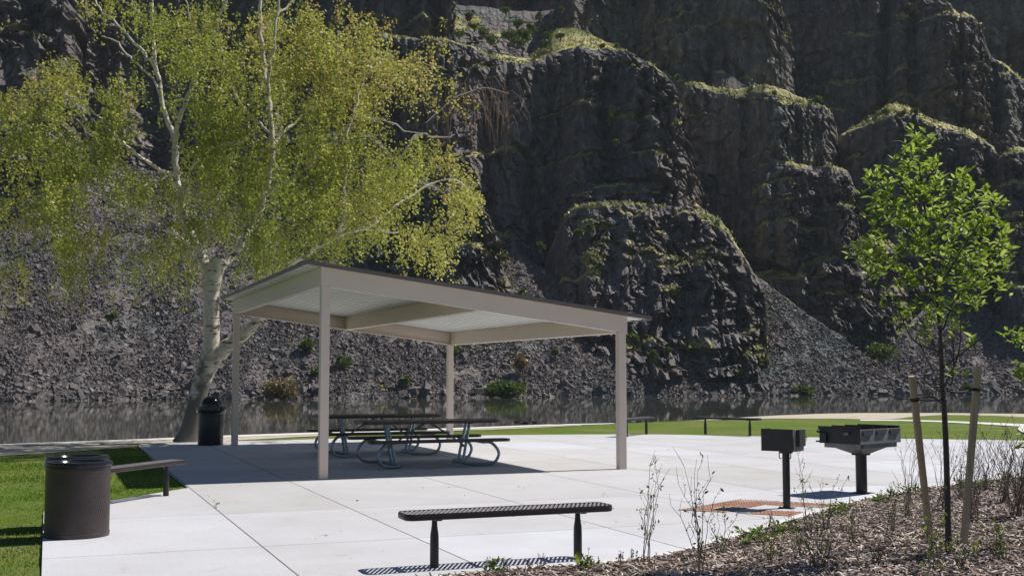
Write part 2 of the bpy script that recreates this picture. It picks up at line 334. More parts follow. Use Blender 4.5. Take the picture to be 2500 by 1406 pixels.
#@@TERRAIN
# ------------------------------------------------------------------ far shore: talus, cliffs
WATER = -1.0
Y0P = ([-400, 0, 1250, 2300, 3000], [98, 107, 124, 141, 152])
def talusY(px, py, s=0.65):
    y0 = np.interp(px, *Y0P); k = (911.6 - py) / F
    return (s * y0 + 2.55) / (s - k)
def ell(px, py, lst):                          # soft patches of growth: (cx, cy, rx, ry, strength)
    v = np.zeros_like(px)
    for cx, cy, rx, ry, st in lst:
        d = ((px - cx) / rx) ** 2 + ((py - cy) / ry) ** 2
        v = np.maximum(v, 0.66 * st * np.clip(1.45 - d, 0, 1))
    return v
def sstep(x): x = np.clip(x, 0, 1); return x * x * (3 - 2 * x)
TUFT = []
def face(name, ridge, Yr, bottom, cot=0.3, toph=None, topcot=1.6, step=2.5, rstep=2.6, A=(1.5, 1.2, 0.7), led=(6, 1.0), patches=(), m='cliff', seed=1, jit=2.0, back=True, talus=False, vegbase=0.0, rim=0.0, rough=None):
    xs = np.array([p[0] for p in ridge], float); ys = np.array([p[1] for p in ridge], float)
    px = np.arange(xs[0], xs[-1] + step, step)
    T = np.interp(px, xs, ys) + jit * fbm(px / 40, px * 0, o=4, seed=seed) + 0.5 * jit * fbm(px / 7, px * 0 + 3, o=2, seed=seed + 5) + 0.9 * jit * (_h((px // 17).astype(np.int64), (px * 0).astype(np.int64), (px * 0).astype(np.int64), seed) - 0.5) * (0 if talus or vegbase else 1)
    B = np.interp(px, [p[0] for p in bottom], [p[1] for p in bottom]); B = np.maximum(B, T + 6)
    n = int(np.max(B - T) / rstep) + 2
    v = np.linspace(0, 1, n)
    PX = np.repeat(px[None], n, 0); PY = T[None] + (B - T)[None] * v[:, None]
    if talus:
        Y = talusY(PX, PY); z = HC + (911.6 - PY) / F * Y
        # the cones bulge and the gullies sink a little
        Y = Y - 1.6 * fbm(PX / 330, PY * 0, o=2, seed=seed) - 0.5 * fbm(PX / 60, PY / 200, o=3, seed=seed + 3)
    else:
        yr = np.interp(px, [p[0] for p in Yr], [p[1] for p in Yr])
        zr = HC + (911.6 - T) / F * yr
        # h in metres below the ridge
        h = (PY - T[None]) / F * yr[None]
        z = zr[None] - h
        Xw = (PX - 1250) / F * yr[None]
        th = np.interp(px, [p[0] for p in toph], [p[1] for p in toph])[None] if toph else np.full((1, len(px)), 0.0)
        th = th * np.where(th > 1.15, 1 + 0.3 * fbm(Xw / 3, Xw * 0, o=3, seed=seed + 31), np.clip(0.55 + 1.9 * fbm(Xw / 3.2, Xw * 0, o=4, seed=seed + 31), 0, 1.9))
        Y = yr[None] - np.minimum(h, th) * topcot - np.maximum(h - th, 0) * cot - rim * (1 - np.exp(-np.maximum(h - th, 0) / 1.2))
        vg = np.where(h < th * 0.98, 0.56, 0.0)
        sp, sb = led
        zz = z + 1.3 * fbm(Xw / 8, Xw * 0, o=5, seed=seed + 40, g=0.6) + 0.25 * fbm(Xw / 1.2, z / 1.5, o=2, seed=seed + 44)
        lo, hi = int(np.floor(z.min() / sp)) - 1, int(np.ceil(z.max() / sp)) + 1
        for i in range(lo, hi + 1):
            rr = np.random.default_rng(seed * 100 + i + 500)
            zl = (i + rr.uniform(-0.3, 0.3)) * sp
            s = sb * np.clip(1.7 * fbm(Xw / 5 + 13 * i, Xw * 0 + i, o=4, seed=seed + 41) + 0.25, 0, 1.7)
            dh = 0.55 * s + 0.05
            Y = Y - s * sstep((zl + dh - zz) / dh)
            vg = np.maximum(vg, np.where((zz > zl - 0.1) & (zz < zl + dh * 1.1) & (s > 0.3 * sb), 0.55, 0))
    X = (PX - 1250) / F * Y
    wx = X + 0.8 * fbm(X / 3, z / 3, o=2, seed=seed + 50)
    if talus:
        qx = X + 0.45 * fbm(X / 1.1, z / 0.8, o=3, seed=seed + 52) + 0.35 * z; qz = z + 0.3 * fbm(X / 0.9, z / 0.7, o=3, seed=seed + 53) - 0.12 * X
        r1, t1, _ = worley(qx / 0.75, qz / 0.50, seed + 60); r2, t2, _ = worley(qx / 0.36, qz / 0.26, seed + 70); r3, t3, _ = worley(qx / 1.7 , qz / 1.1, seed + 80)
        D = 0.10 * t1 + 0.12 * r2 + 0.14 * t2 + 0.25 * fbm(X / 1.5, z / 1.5, o=4, seed=seed + 54)
        rnd = np.clip(0.25 * r1 + 0.55 * r2 + 0.2 * r3, 0, 1); vg = np.zeros_like(Y)
        pt = ell(PX, PY, patches); D = D * (1 - 0.75 * np.clip(pt, 0, 1))
        Z = z + 0.25 * D
    else:
        wx = wx + 0.35 * fbm(X / 0.9, z / 1.4, o=2, seed=seed + 51)
        zq = z + 0.5 * fbm(X / 6, z / 9, o=3, seed=seed + 56)
        r1, t1, s1 = worley(wx / 0.9, zq / 3.0, seed + 60); r2, t2, s2 = worley(wx / 0.55, zq / 1.05, seed + 70); r3, t3, s3 = worley(wx / 2.9, zq / 5.5, seed + 80)
        lz = np.floor(zq / 1.15 + 0.7 * vnoise(X / 9, X * 0 + 2, seed=seed + 57)); st_ = vnoise(X / 3.1 + lz * 7.3, lz * 1.7, seed=seed + 58)     # beds standing in and out
        g = 1 - np.abs(fbm(wx / 4.2, z / 17, o=4, seed=seed + 90)) * 2
        rgh = np.clip(0.6 + 1.1 * fbm(X / 11, z / 9, o=3, seed=seed + 94), 0.18, 1.5)
        if rough: rgh = np.clip(rgh * 0.5 + 0.5, 0, 2) * np.interp(PX, [p[0] for p in rough], [p[1] for p in rough])
        top = np.clip(1 - vg, 0.25, 1) if toph else 1.0
        D = A[0] * fbm(X / 15, z / 26, o=3, seed=seed + 91) + A[1] * (0.25 * g + 0.8 * r3 + 0.2 * t3 - 0.9 * s3) * top + 1.15 * A[2] * rgh * (0.85 * r1 + 0.15 * t1 - 1.05 * s1 + 0.42 * r2 + 0.15 * t2 - 0.5 * s2 + 0.95 * st_ + 0.18 * fbm(wx / 1.0, z / 2.4, o=4, seed=seed + 95, g=0.65)) * top
        rnd = np.clip(0.4 * r1 + 0.45 * r2 + 0.15 * r3, 0, 1)
        # narrow joints and overhang shadow lines
        D = D - 0.5 * A[2] * (np.abs(fbm(wx / 1.6, z / 9, o=2, seed=seed + 92)) < 0.07)
        fade = np.clip(np.minimum(h / 2.0, 1), 0.15, 1); D = D * fade
        Z = z
    Yd = Y - D; Xd = (PX - 1250) / F * Yd + (0.25 * D if not talus else 0)
    Zd = Z
    veg = np.clip(np.maximum(vg, ell(PX, PY, patches)) + vegbase, 0, 1.2)
    V = np.stack([Xd, Yd, Zd], -1)
    sel = (veg > 0.40) & (PY < 965) & (np.abs(PX - 1250) < 1290)
    ii = np.nonzero(sel.ravel())[0]
    if len(ii):
        k = int(min(len(ii) * 0.30, 9000)); rr = np.random.default_rng(seed + 7); ii = rr.choice(ii, k, replace=False)
        keepn = fbm(V[..., 0].ravel()[ii] / 1.3, V[..., 2].ravel()[ii] / 1.0, o=3, seed=77) + 0.5 * (veg.ravel()[ii] - 0.5) > -0.12
        TUFT.append(V.reshape(-1, 3)[ii[keepn]])
    if back:
        top_row = V[0]
        rows = []
        for dy, dz in ((26, -16), (9, -3.0), (3, -0.5)):
            q = top_row.copy(); q[:, 1] += dy; q[:, 0] *= (q[:, 1] / top_row[:, 1]); q[:, 2] += dz; rows.append(q)
        V = np.concatenate([np.stack(rows), V]); veg = np.concatenate([np.repeat(veg[:1], 3, 0), veg]); rnd = np.concatenate([np.repeat(rnd[:1], 3, 0), rnd])
    r, c = V.shape[:2]; idx = np.arange(r * c).reshape(r, c)
    Fc = np.stack([idx[:-1, :-1], idx[1:, :-1], idx[1:, 1:], idx[:-1, 1:]], -1).reshape(-1, 4)
    o = np_mesh(name, V.reshape(-1, 3), Fc, M[m], attrs={'veg': veg.ravel(), 'rnd': rnd.ravel()})
    return tag(o, kind='structure')

# far back wall
face('cliff', [(-300, -330), (3000, -330)], [(-300, 190), (1000, 215), (1900, 232), (2400, 232), (3000, 230)], [(-300, 620), (3000, 760)], cot=0.12, step=5, rstep=5, led=(11, 0.9), A=(3, 1.6, 0.8), seed=11)
# right massif
face('cliff', [(1840, -140), (2150, -90), (2230, -30), (2290, 5), (2320, 18), (2400, 45), (2421, 66), (2428, 112), (2440, 140), (2466, 162), (2500, 186), (2620, 250), (2800, 420)],
     [(1840, 236), (2100, 226), (2300, 211), (2400, 209), (2450, 214), (2620, 220), (2800, 230)], [(1840, 700), (2800, 800)], cot=0.30, toph=[(1840, 0), (2290, 0), (2330, 1.0), (2400, 1.5), (2430, 0.3), (2500, 0.4), (2800, 0)],
     led=(7, 1.5), A=(2.2, 1.5, 0.9), seed=23, rough=[(1840,.5),(2180,.6),(2250,1.9),(2440,1.6),(2500,.8)], rim=0.8, patches=[(2250, 35, 30, 8, 0.7), (2225, 65, 22, 12, 0.8), (2110, 125, 45, 6, 0.8)])
# upper tower
face('cliff', [(1290, 60), (1330, 30), (1400, -20), (1470, -90), (1880, -140), (1925, 20), (1938, 55), (1946, 72), (1949, 150), (1951, 260), (1956, 420)],
     [(1290, 200), (1400, 195), (1500, 200), (1650, 197), (1800, 194), (1880, 194), (1925, 197), (1956, 205)], [(1290, 300), (1956, 440)], cot=0.16, led=(8, 0.9), A=(2.0, 1.2, 0.7), seed=37, rough=[(1290,1.3),(1500,.8),(1560,1.5),(1680,.6),(1850,.7),(1930,1.3)], rim=0.4)
# high talus bowl between the towers
face('talus_slope', [(860, -60), (1000, -30), (1100, -5), (1165, 0), (1250, 10), (1330, 14), (1372, 8), (1420, 10)], [(860, 205), (1420, 205)], [(860, 260), (1420, 240)], cot=1.30, m='cliff', led=(50, 0), A=(0.5, 0.12, 0.35), seed=41,
     patches=[(960, 40, 90, 22, 1), (1070, 62, 80, 26, 0.95), (1150, 62, 26, 20, 1), (1130, 95, 60, 12, 0.9), (1250, 112, 90, 14, 0.75), (1380, 118, 40, 10, 0.8), (1385, 22, 34, 14, 1)])
# grassy knoll on the central massif
face('grassy_knoll', [(1290, 132), (1325, 104), (1350, 66), (1366, 56), (1400, 55), (1425, 62), (1460, 78), (1495, 95), (1520, 110), (1545, 128)], [(1290, 184), (1400, 185), (1545, 180)], [(1290, 170), (1545, 170)], cot=1.55, jit=1.0, led=(50, 0), A=(0.2, 0.0, 0.05), seed=43, vegbase=1.0)
# middle tower with the grass topped shelf
face('cliff', [(1560, 150), (1625, 172), (1642, 181), (1700, 194), (1760, 206), (1800, 213), (1835, 206), (1850, 200), (1900, 205), (1940, 215), (1975, 232), (2010, 250), (2035, 264), (2046, 285), (2053, 310), (2059, 380), (2064, 440), (2072, 480), (2085, 540), (2110, 620)],
     [(1560, 192), (1700, 185), (1800, 182), (1900, 178), (1980, 178), (2020, 180), (2050, 185), (2110, 192)], [(1560, 640), (2110, 700)], cot=0.13, toph=[(1560, 0.6), (1640, 0.5), (1700, 1.3), (1800, 1.5), (1860, 1.9), (1930, 2.1), (1980, 0.9), (2040, 0.3), (2110, 0)], topcot=1.4,
     led=(9, 0.7), A=(1.6, 1.0, 0.55), seed=53, rough=[(1560,1.2),(1720,1.0),(1760,.4),(1870,.45),(1920,1.5),(2060,1.8)], rim=0.5)
face('rock_fin', [(1735, 225), (1755, 166), (1770, 163), (1790, 172), (1820, 196), (1850, 215)], [(1735, 187), (1850, 184)], [(1735, 228), (1850, 222)], cot=0.5, led=(30, 0), A=(0.3, 0.3, 0.5), seed=57, patches=[(1765, 166, 18, 6, 0.8)])
# central massif
face('cliff', [(850, 60), (1000, 80), (1100, 92), (1135, 100), (1160, 112), (1200, 128), (1260, 136), (1310, 133), (1340, 122), (1372, 116), (1420, 112), (1500, 110), (1530, 118), (1560, 136), (1600, 158), (1638, 186), (1655, 215), (1668, 260), (1680, 320), (1692, 380), (1700, 420), (1712, 470), (1730, 500), (1760, 560)],
     [(850, 178), (1100, 163), (1135, 165), (1180, 172), (1300, 173), (1372, 172), (1386, 170), (1450, 168), (1470, 170), (1560, 166), (1640, 165), (1680, 168), (1700, 172), (1760, 180)], [(850, 640), (1300, 700), (1760, 640)], cot=0.20,
     toph=[(850, 1.5), (1100, 0.4), (1170, 0.7), (1260, 1.1), (1340, 0.6), (1400, 0.1), (1500, 0.1), (1560, 0.5), (1640, 0.3), (1700, 0)],
     led=(6.5, 0.95), A=(1.8, 1.7, 0.75), seed=61, rough=[(850,1.4),(1150,1.0),(1190,.45),(1350,.4),(1385,1.3),(1440,.7),(1500,1.2),(1560,2.0),(1700,2.1)], rim=0.7, patches=[(1560, 305, 70, 5, 0.95), (1520, 300, 40, 4, 0.9), (1640, 325, 20, 8, 0.8), (1485, 285, 10, 16, 0.8)])
# stepped ledges at the foot of the central massif
face('cliff', [(1395, 430), (1430, 444), (1480, 452), (1540, 446), (1580, 452), (1640, 470), (1690, 488), (1722, 512), (1740, 560)], [(1395, 160), (1560, 156.5), (1740, 161)], [(1395, 560), (1740, 620)], cot=0.3, toph=[(1395, 0.3), (1740, 0.35)], led=(1.9, 0.75), A=(0.5, 0.9, 0.8), seed=67, patches=[(1500, 452, 60, 6, 0.8), (1620, 472, 60, 8, 0.9), (1700, 500, 30, 8, 0.9), (1560, 475, 60, 6, 0.7)], rough=[(1395,1.2),(1740,1.8)], rim=0.4)
# blocks right of it
face('cliff', [(1840, 410), (1872, 401), (1900, 389), (1930, 390), (1955, 399), (1990, 404), (2040, 406), (2075, 418), (2090, 445), (2100, 500), (2112, 560), (2130, 640)], [(1840, 176), (1950, 172), (2050, 170), (2090, 173), (2130, 178)], [(1840, 640), (2130, 760)], cot=0.25, toph=[(1840, 0.1), (1880, 0.4), (1950, 0.7), (2070, 0.6), (2130, 0)], led=(3.6, 0.9), A=(0.7, 1.2, 0.8), seed=71, rough=[(1840,.7),(1960,1.4),(2130,1.9)], rim=0.5)
face('cliff', [(1870, 590), (1920, 578), (1960, 569), (2000, 565), (2060, 570), (2100, 578), (2200, 600), (2260, 640)], [(1870, 170), (2000, 167), (2260, 168)], [(1870, 720), (2260, 780)], cot=0.25, toph=[(1870, 0.4), (2000, 0.8), (2260, 0.4)], led=(3.2, 0.9), A=(0.6, 1.1, 0.8), seed=73, rough=[(1870,1),(2260,1.7)], rim=0.4)
face('cliff', [(1840, 668), (1880, 660), (1920, 664), (1945, 668), (1960, 640), (2000, 628), (2060, 625), (2110, 640), (2190, 690), (2260, 760)], [(1840, 166), (1950, 164), (2100, 162), (2260, 165)], [(1840, 800), (2260, 900)], cot=0.35, toph=[(1840, 0.6), (2000, 0.6), (2260, 0.2)], led=(3.0, 0.9), A=(0.6, 1.2, 0.8), seed=79, rough=[(1840,1.0),(2260,1.8)], rim=0.4,
     patches=[(1975, 745, 55, 22, 0.5), (1925, 740, 30, 14, 0.45)])
# right dome
face('cliff', [(2030, 345), (2056, 332), (2080, 312), (2110, 296), (2140, 282), (2170, 266), (2195, 258), (2235, 259), (2262, 270), (2295, 288), (2340, 300), (2380, 318), (2415, 338), (2440, 365), (2452, 400), (2462, 440), (2474, 480), (2485, 540), (2500, 640), (2540, 760)],
     [(2030, 188), (2060, 186), (2200, 182), (2300, 176), (2400, 174), (2460, 178), (2540, 186)], [(2030, 760), (2540, 880)], cot=0.20, toph=[(2030, 0.5), (2080, 1.2), (2180, 3.2), (2240, 3.0), (2300, 1.6), (2400, 1.0), (2540, 0)], topcot=1.5,
     led=(6, 1.1), A=(1.2, 1.4, 0.75), seed=83, rough=[(2030,.4),(2250,.5),(2290,1.5),(2460,2.0)], rim=0.6, patches=[(2390, 460, 70, 9, 0.9), (2400, 340, 40, 8, 0.7)])
face('cliff', [(2380, 580), (2430, 560), (2445, 400), (2462, 378), (2490, 366), (2540, 372), (2700, 400)], [(2380, 176), (2460, 172), (2700, 168)], [(2380, 800), (2700, 900)], cot=0.28, toph=[(2380, 0.4), (2490, 1.2), (2700, 1.0)], led=(4, 1.3), A=(0.8, 1.3, 0.85), seed=89, rough=[(2380,1.3),(2700,1.8)], rim=0.5, patches=[(2480, 550, 40, 8, 0.9), (2490, 620, 30, 8, 0.9)])
# front central spur
face('cliff', [(1330, 640), (1352, 590), (1375, 530), (1388, 512), (1410, 500), (1440, 492), (1500, 489), (1560, 495), (1620, 500), (1690, 508), (1735, 522), (1765, 540), (1782, 562), (1796, 590), (1815, 622), (1835, 655), (1856, 690), (1868, 722), (1874, 770), (1870, 830), (1862, 880)],
     [(1330, 158), (1390, 153), (1440, 151), (1500, 151), (1650, 150.5), (1740, 151), (1800, 150), (1856, 148), (1874, 147), (1862, 146)], [(1330, 985), (1862, 985)], cot=0.50, toph=[(1330, 0), (1388, 0.6), (1420, 1.0), (1560, 1.1), (1700, 1.0), (1770, 0.6), (1800, 0.2), (1874, 0)], topcot=1.3,
     led=(3.0, 0.75), A=(1.0, 1.2, 0.7), seed=97, rough=[(1330,.8),(1420,1.0),(1470,1.6),(1620,1.5),(1800,2.0)], rim=0.5, patches=[(1460, 560, 60, 7, 0.9), (1500, 600, 60, 22, 0.6), (1450, 650, 40, 40, 0.72), (1700, 640, 90, 20, 0.68), (1640, 720, 50, 14, 0.7), (1690, 850, 60, 18, 0.7), (1440, 500, 70, 9, 1.0), (1560, 497, 80, 7, 0.9), (1850, 860, 22, 40, 0.8)])
# left spur beside the gully
face('cliff', [(520, 400), (650, 330), (800, 318), (900, 330), (960, 380), (1010, 430), (1060, 455), (1120, 470), (1160, 490), (1178, 508), (1192, 535), (1206, 566), (1214, 600), (1217, 640), (1232, 672), (1248, 700), (1262, 740), (1270, 790)],
     [(520, 170), (800, 158), (1000, 152), (1120, 147), (1180, 146), (1217, 147), (1270, 144)], [(520, 620), (900, 800), (1270, 860)], cot=0.42, led=(4.5, 0.9), A=(1.0, 1.6, 0.8), seed=101, rough=[(520,1.3),(1270,1.8)], rim=0.5, patches=[(1225, 700, 30, 30, 0.6), (1190, 650, 16, 20, 0.6)])
# left cliffs behind the birch
face('cliff', [(150, -280), (1100, -280)], [(150, 182), (600, 190), (1100, 186)], [(150, 480), (1100, 600)], cot=0.2, led=(7, 1.3), A=(2.2, 1.6, 0.8), seed=103)
face('cliff', [(-400, -280), (150, -240), (172, -120), (178, 0), (182, 140), (200, 300)], [(-400, 150), (0, 158), (120, 160), (182, 172), (200, 178)], [(-400, 420), (200, 470)], cot=0.30, led=(8, 1.0), A=(1.4, 2.2, 0.9), seed=107, rim=0.3, patches=[(60, 260, 120, 40, 0.5)])
# talus
face('talus_slope', [(-400, 230), (0, 262), (60, 285), (130, 330), (200, 372), (400, 420), (700, 500), (1000, 560), (1190, 588), (1240, 608), (1300, 640), (1340, 665), (1380, 702), (1420, 745), (1480, 792), (1560, 822), (1640, 846), (1700, 870), (1770, 888), (1830, 892), (1900, 895), (2000, 905), (2160, 930)],
     None, [(-400, 1000), (2160, 978)], talus=True, m='talus', seed=113, step=2.6, rstep=2.6, jit=3, back=False,
     patches=[(1225, 625, 26, 16, 1), (1250, 650, 20, 30, 0.7), (1290, 680, 40, 40, 0.35), (700, 942, 62, 26, 0.9), (860, 925, 28, 28, 0.6), (800, 945, 40, 20, 0.6), (935, 940, 20, 16, 0.7), (1270, 880, 30, 34, 0.62), (1590, 842, 64, 18, 1.25), (1570, 880, 30, 18, 0.8), (1660, 872, 66, 10, 1.15), (1690, 900, 70, 16, 1.0), (1765, 905, 64, 14, 1.3), (1640, 925, 50, 22, 0.6), (1840, 895, 50, 14, 0.9), (1700, 945, 90, 18, 0.62), (1740, 950, 30, 14, 0.8), (1160, 850, 50, 10, 0.8),
              (680, 745, 16, 12, 0.5), (120, 600, 60, 60, 0.3), (280, 700, 26, 50, 0.28), (230, 470, 90, 50, 0.6), (40, 290, 70, 30, 0.6)])
face('talus_slope', [(1740, 560), (1790, 610), (1830, 658), (1870, 690), (1910, 720), (1950, 752), (2000, 785), (2050, 820), (2100, 860), (2135, 882), (2160, 862), (2200, 815), (2250, 764), (2285, 732), (2315, 718), (2360, 728), (2400, 748), (2450, 778), (2500, 812), (2600, 862), (2750, 930)],
     None, [(1740, 978), (2750, 972)], talus=True, m='talus', seed=127, step=2.6, rstep=2.6, jit=2.5, back=False,
     patches=[(1872, 760, 9, 60, 1.1), (1878, 830, 12, 50, 1.2), (1866, 882, 28, 18, 1.3), (1955, 945, 28, 20, 0.9), (2155, 868, 40, 24, 0.9), (2170, 845, 30, 20, 0.8), (2360, 940, 22, 22, 0.6), (1930, 840, 20, 30, 0.4), (2440, 890, 30, 20, 0.4)])
# tufts of grass rooted on the ledges, knolls and scree patches
TP = np.concatenate(TUFT); TP = np.repeat(TP, 2, 0) + rng.normal(size=(len(TP) * 2, 3)) * np.array([.22, .15, .05])
X_, Y_, Z_ = rand_axes(len(TP), up=np.array([0, -0.25, 0.9]), spread=0.5)
tV, tF = scatter([(-.5, 0, -.2), (.5, 0, -.2), (.35, .1, .8), (-.1, .1, 1), (-.4, 0, .6)], [(0, 1, 2, 4), (4, 2, 3, 3)], TP, X_, Y_, Z_, rng.uniform(.10, .30, len(TP)))
tF = np.concatenate([tF[::2][:, [0, 1, 2]], tF[::2][:, [0, 2, 3]], tF[1::2][:, :3]])
tr = np.clip(rng.normal(.5, .22, len(TP)) + .35 * fbm(TP[:, 0] / 4, TP[:, 2] / 3, o=3, seed=71), 0, 1)
print('tufts', len(TP))
tag(np_mesh('ledge_grass', tV, tF, M['tuft'], attrs={'rnd': np.repeat(tr, 5)}), 'dry and green grass tufts growing on the cliff ledges and scree', 'grass', kind='stuff')
# loose stones lying on the scree
def stones(name, ridge, n, seedt, px0, px1):
    r_ = np.random.default_rng(seedt)
    PX = r_.uniform(px0, px1, n); T = np.interp(PX, [p[0] for p in ridge], [p[1] for p in ridge]); PY = T + (976 - T) * r_.random(n) ** 0.9
    Y = talusY(PX, PY); z = HC + (911.6 - PY) / F * Y
    Y = Y - 1.6 * fbm(PX / 330, PY * 0, o=2, seed=seedt) - 0.5 * fbm(PX / 60, PY / 200, o=3, seed=seedt + 3)
    X = (PX - 1250) / F * Y
    dens = vnoise(PX / 60, PY / 30, seed=5) + 0.5 * vnoise(PX / 15, PY / 9, seed=6)
    size = np.clip(r_.lognormal(-2.05, 0.50, n) * (1 + 0.35 * dens), 0.06, 0.95) * np.where((PY > 945) & (r_.random(n) < .3), 1.7, 1.0)
    base = np.array([(a, b, c) for c in (-1, 1) for b in (-1, 1) for a in (-1, 1)], float) * 0.5
    V = base[None] * (1 + r_.uniform(-.45, .35, (n, 8, 3))) * (size[:, None, None] * r_.uniform(.55, 1.15, (n, 1, 3)))
    ax, ay, az = rand_axes(n, r_)
    V = V[..., 0:1] * ax[:, None] + V[..., 1:2] * ay[:, None] + V[..., 2:3] * az[:, None]
    V = V + np.stack([X, Y - 0.1 - size * 0.12, z + size * 0.10], -1)[:, None]
    fc = np.array([(0,2,3,1),(4,5,7,6),(0,1,5,4),(2,6,7,3),(1,3,7,5),(0,4,6,2)])
    Fc = fc[None] + (np.arange(n) * 8)[:, None, None]
    rn = np.clip(r_.normal(.45, .24, n) + 0.12 * dens, 0, 1)
    o = np_mesh(name, V.reshape(-1, 3), Fc.reshape(-1, 4), M['talus'], attrs={'veg': np.zeros(n * 8), 'rnd': np.repeat(rn, 8)})
    tag(o, kind='stuff'); return o
tag(stones('scree_stones', [(-150, 250), (60, 285), (130, 330), (400, 420), (700, 500), (1000, 560), (1190, 588), (1240, 608), (1340, 665), (1420, 745), (1480, 792), (1640, 846), (1770, 888), (1900, 895), (2160, 930)], 190000, 113, -60, 2150), 'grey broken stones of the scree slope left and centre above the lake', 'stones')
tag(stones('scree_stones', [(1780, 640), (1830, 662), (1950, 755), (2050, 823), (2135, 885), (2200, 818), (2315, 722), (2400, 750), (2500, 815), (2600, 862)], 62000, 127, 1800, 2560), 'grey broken stones of the two scree cones at the right above the lake', 'stones')
#@@GROUND
# ------------------------------------------------------------------ near ground
EDGE = [(-600, 1100, 0), (0, 1083, 0), (300, 1072, 0), (560, 1061, 0), (800, 1053, 0), (1000, 1047, 0), (1200, 1040, 0), (1330, 1035, -0.02), (1450, 1032, -0.06), (1520, 1030, -0.12), (1620, 1027, -0.25), (1700, 1024, -0.36),
        (1800, 1018, -0.52), (1900, 1012, -0.70), (2000, 1008, -0.82), (2100, 1006, -0.90), (2300, 1006, -0.94), (2500, 1008, -0.94), (3200, 1012, -0.94)]
EA, EY, EZ = [], [], []
for px, py, z in EDGE:
    g = gnd(px, py, z); EA.append(g.x / g.y); EY.append(g.y); EZ.append(z)
def hz(x, y):                                  # height of the park ground
    a = x / np.maximum(y, 0.5); a = np.clip(a, EA[0], EA[-1])
    ye = np.interp(a, EA, EY); ze = np.interp(a, EA, EZ)
    t = np.clip((y - 28.5) / np.maximum(ye - 28.5, 0.5), 0, 1)
    z = ze * t - 0.03
    z = np.where(y > ye, ze - 0.03 - np.minimum((y - ye) * 0.45, 2.2), z)
    return z
# lawn and bank: fine fan in front of the camera, joined to a wide coarse rim
as_ = np.concatenate([np.linspace(-3.0, -0.55, 12), np.linspace(-0.5, 0.56, 330), np.linspace(0.62, 3.0, 12)])
ys_ = np.concatenate([np.linspace(4, 24, 60), np.linspace(24.3, 50, 160), np.linspace(50.5, 95, 120)])
ys_ = ys_
AG, YG = np.meshgrid(as_, ys_); XG = AG * YG
ZG = hz(XG, YG) + 0.012 * fbm(XG * 1.2, YG * 1.2, o=3, seed=3) * (YG > 5)
idx = np.arange(AG.size).reshape(AG.shape)
Fg = np.stack([idx[:-1, :-1], idx[:-1, 1:], idx[1:, 1:], idx[1:, :-1]], -1).reshape(-1, 4)
tag(np_mesh('lawn', np.stack([XG, YG, ZG], -1).reshape(-1, 3), Fg, M['lawn'], smooth=True), kind='structure')
gb = MB(); gb.add([(-600, -400, -0.06), (600, -400, -0.06), (600, 4.0, -0.06), (-600, 4.0, -0.06)], [(0, 1, 2, 3)])
tag(gb.build('ground', M['lawn']), kind='structure')
lb = MB(); lb.add([(-700, 15, -3.4), (700, 15, -3.4), (700, 420, -3.4), (-700, 420, -3.4)], [(0, 1, 2, 3)])
tag(lb.build('lake_bed', M['mulch']), kind='structure')
wb = MB(); wb.add([(-700, 26, WATER), (700, 26, WATER), (700, 300, WATER), (-700, 300, WATER)], [(0, 1, 2, 3)])
tag(wb.build('water', M['water']), kind='structure')

def ribbon(name, lo, hi, mat_, dz=0.012, n=240, x0=-600, x1=2900, wob=0.0):
    # a strip lying on the ground between two curves given in photo pixels (px, py, z guess)
    P = np.linspace(x0, x1, n); V = []; rows = 5
    for j in range(rows):
        for px in P:
            yl = np.interp(px, [p[0] for p in lo], [p[1] for p in lo]); yh = np.interp(px, [p[0] for p in hi], [p[1] for p in hi])
            yy = yl + (yh - yl) * j / (rows - 1)
            z = 0.0
            for _ in range(6):
                g = gnd(px, yy, z); z = float(hz(np.array([g.x]), np.array([g.y]))[0]) + dz
            V.append((g.x, g.y, z))
    idx = np.arange(rows * n).reshape(rows, n)
    Fc = np.stack([idx[:-1, :-1], idx[:-1, 1:], idx[1:, 1:], idx[1:, :-1]], -1).reshape(-1, 4)
    return tag(np_mesh(name, V, Fc, mat_, smooth=True), kind='structure')
# sandy strip and the pale walk along the bank
ribbon('dirt_path', [(-600, 1150), (0, 1112), (150, 1103), (335, 1090), (600, 1073), (900, 1057), (1200, 1048), (1420, 1038)],
       [(-600, 1104), (0, 1089), (300, 1077), (560, 1066), (800, 1058), (1000, 1052), (1200, 1044.5), (1420, 1036.5)], M['sand'], 0.010, x1=1420)
ribbon('bank_walk', [(-600, 1104.5), (0, 1089.4), (300, 1077.6), (560, 1066.5), (800, 1058.2), (1000, 1051.8), (1200, 1044.2), (1330, 1039), (1500, 1034)],
       [(-600, 1099), (0, 1083.6), (300, 1072.6), (560, 1061.6), (800, 1053.6), (1000, 1047.6), (1200, 1040.6), (1330, 1035.6), (1500, 1032.5)], M['curb'], 0.018, x1=1500)
ribbon('beach', [(1640, 1027.5), (1750, 1024), (1900, 1020.5), (2050, 1021), (2130, 1023), (2180, 1022), (2230, 1016), (2300, 1011.5), (2420, 1013), (2500, 1017), (2900, 1022)],
       [(1640, 1026.5), (1750, 1021.3), (1900, 1012.8), (2000, 1008.8), (2100, 1006.8), (2300, 1006.8), (2500, 1008.8), (2900, 1011)], M['sand'], 0.012, x0=1640)
ribbon('path', [(2100, 1026.0), (2200, 1026.5), (2300, 1029.5), (2400, 1034.5), (2500, 1041), (2900, 1060)], [(2100, 1023.2), (2200, 1023.6), (2300, 1026.0), (2400, 1030.0), (2500, 1034.0), (2900, 1046)], M['curb'], 0.02, x0=2100)
ribbon('path', [(2484, 1047), (2492, 1052), (2500, 1057), (2700, 1070), (2900, 1078)], [(2484, 1045), (2492, 1038), (2500, 1036), (2700, 1044), (2900, 1050)], M['curb'], 0.03, n=60, x0=2484)

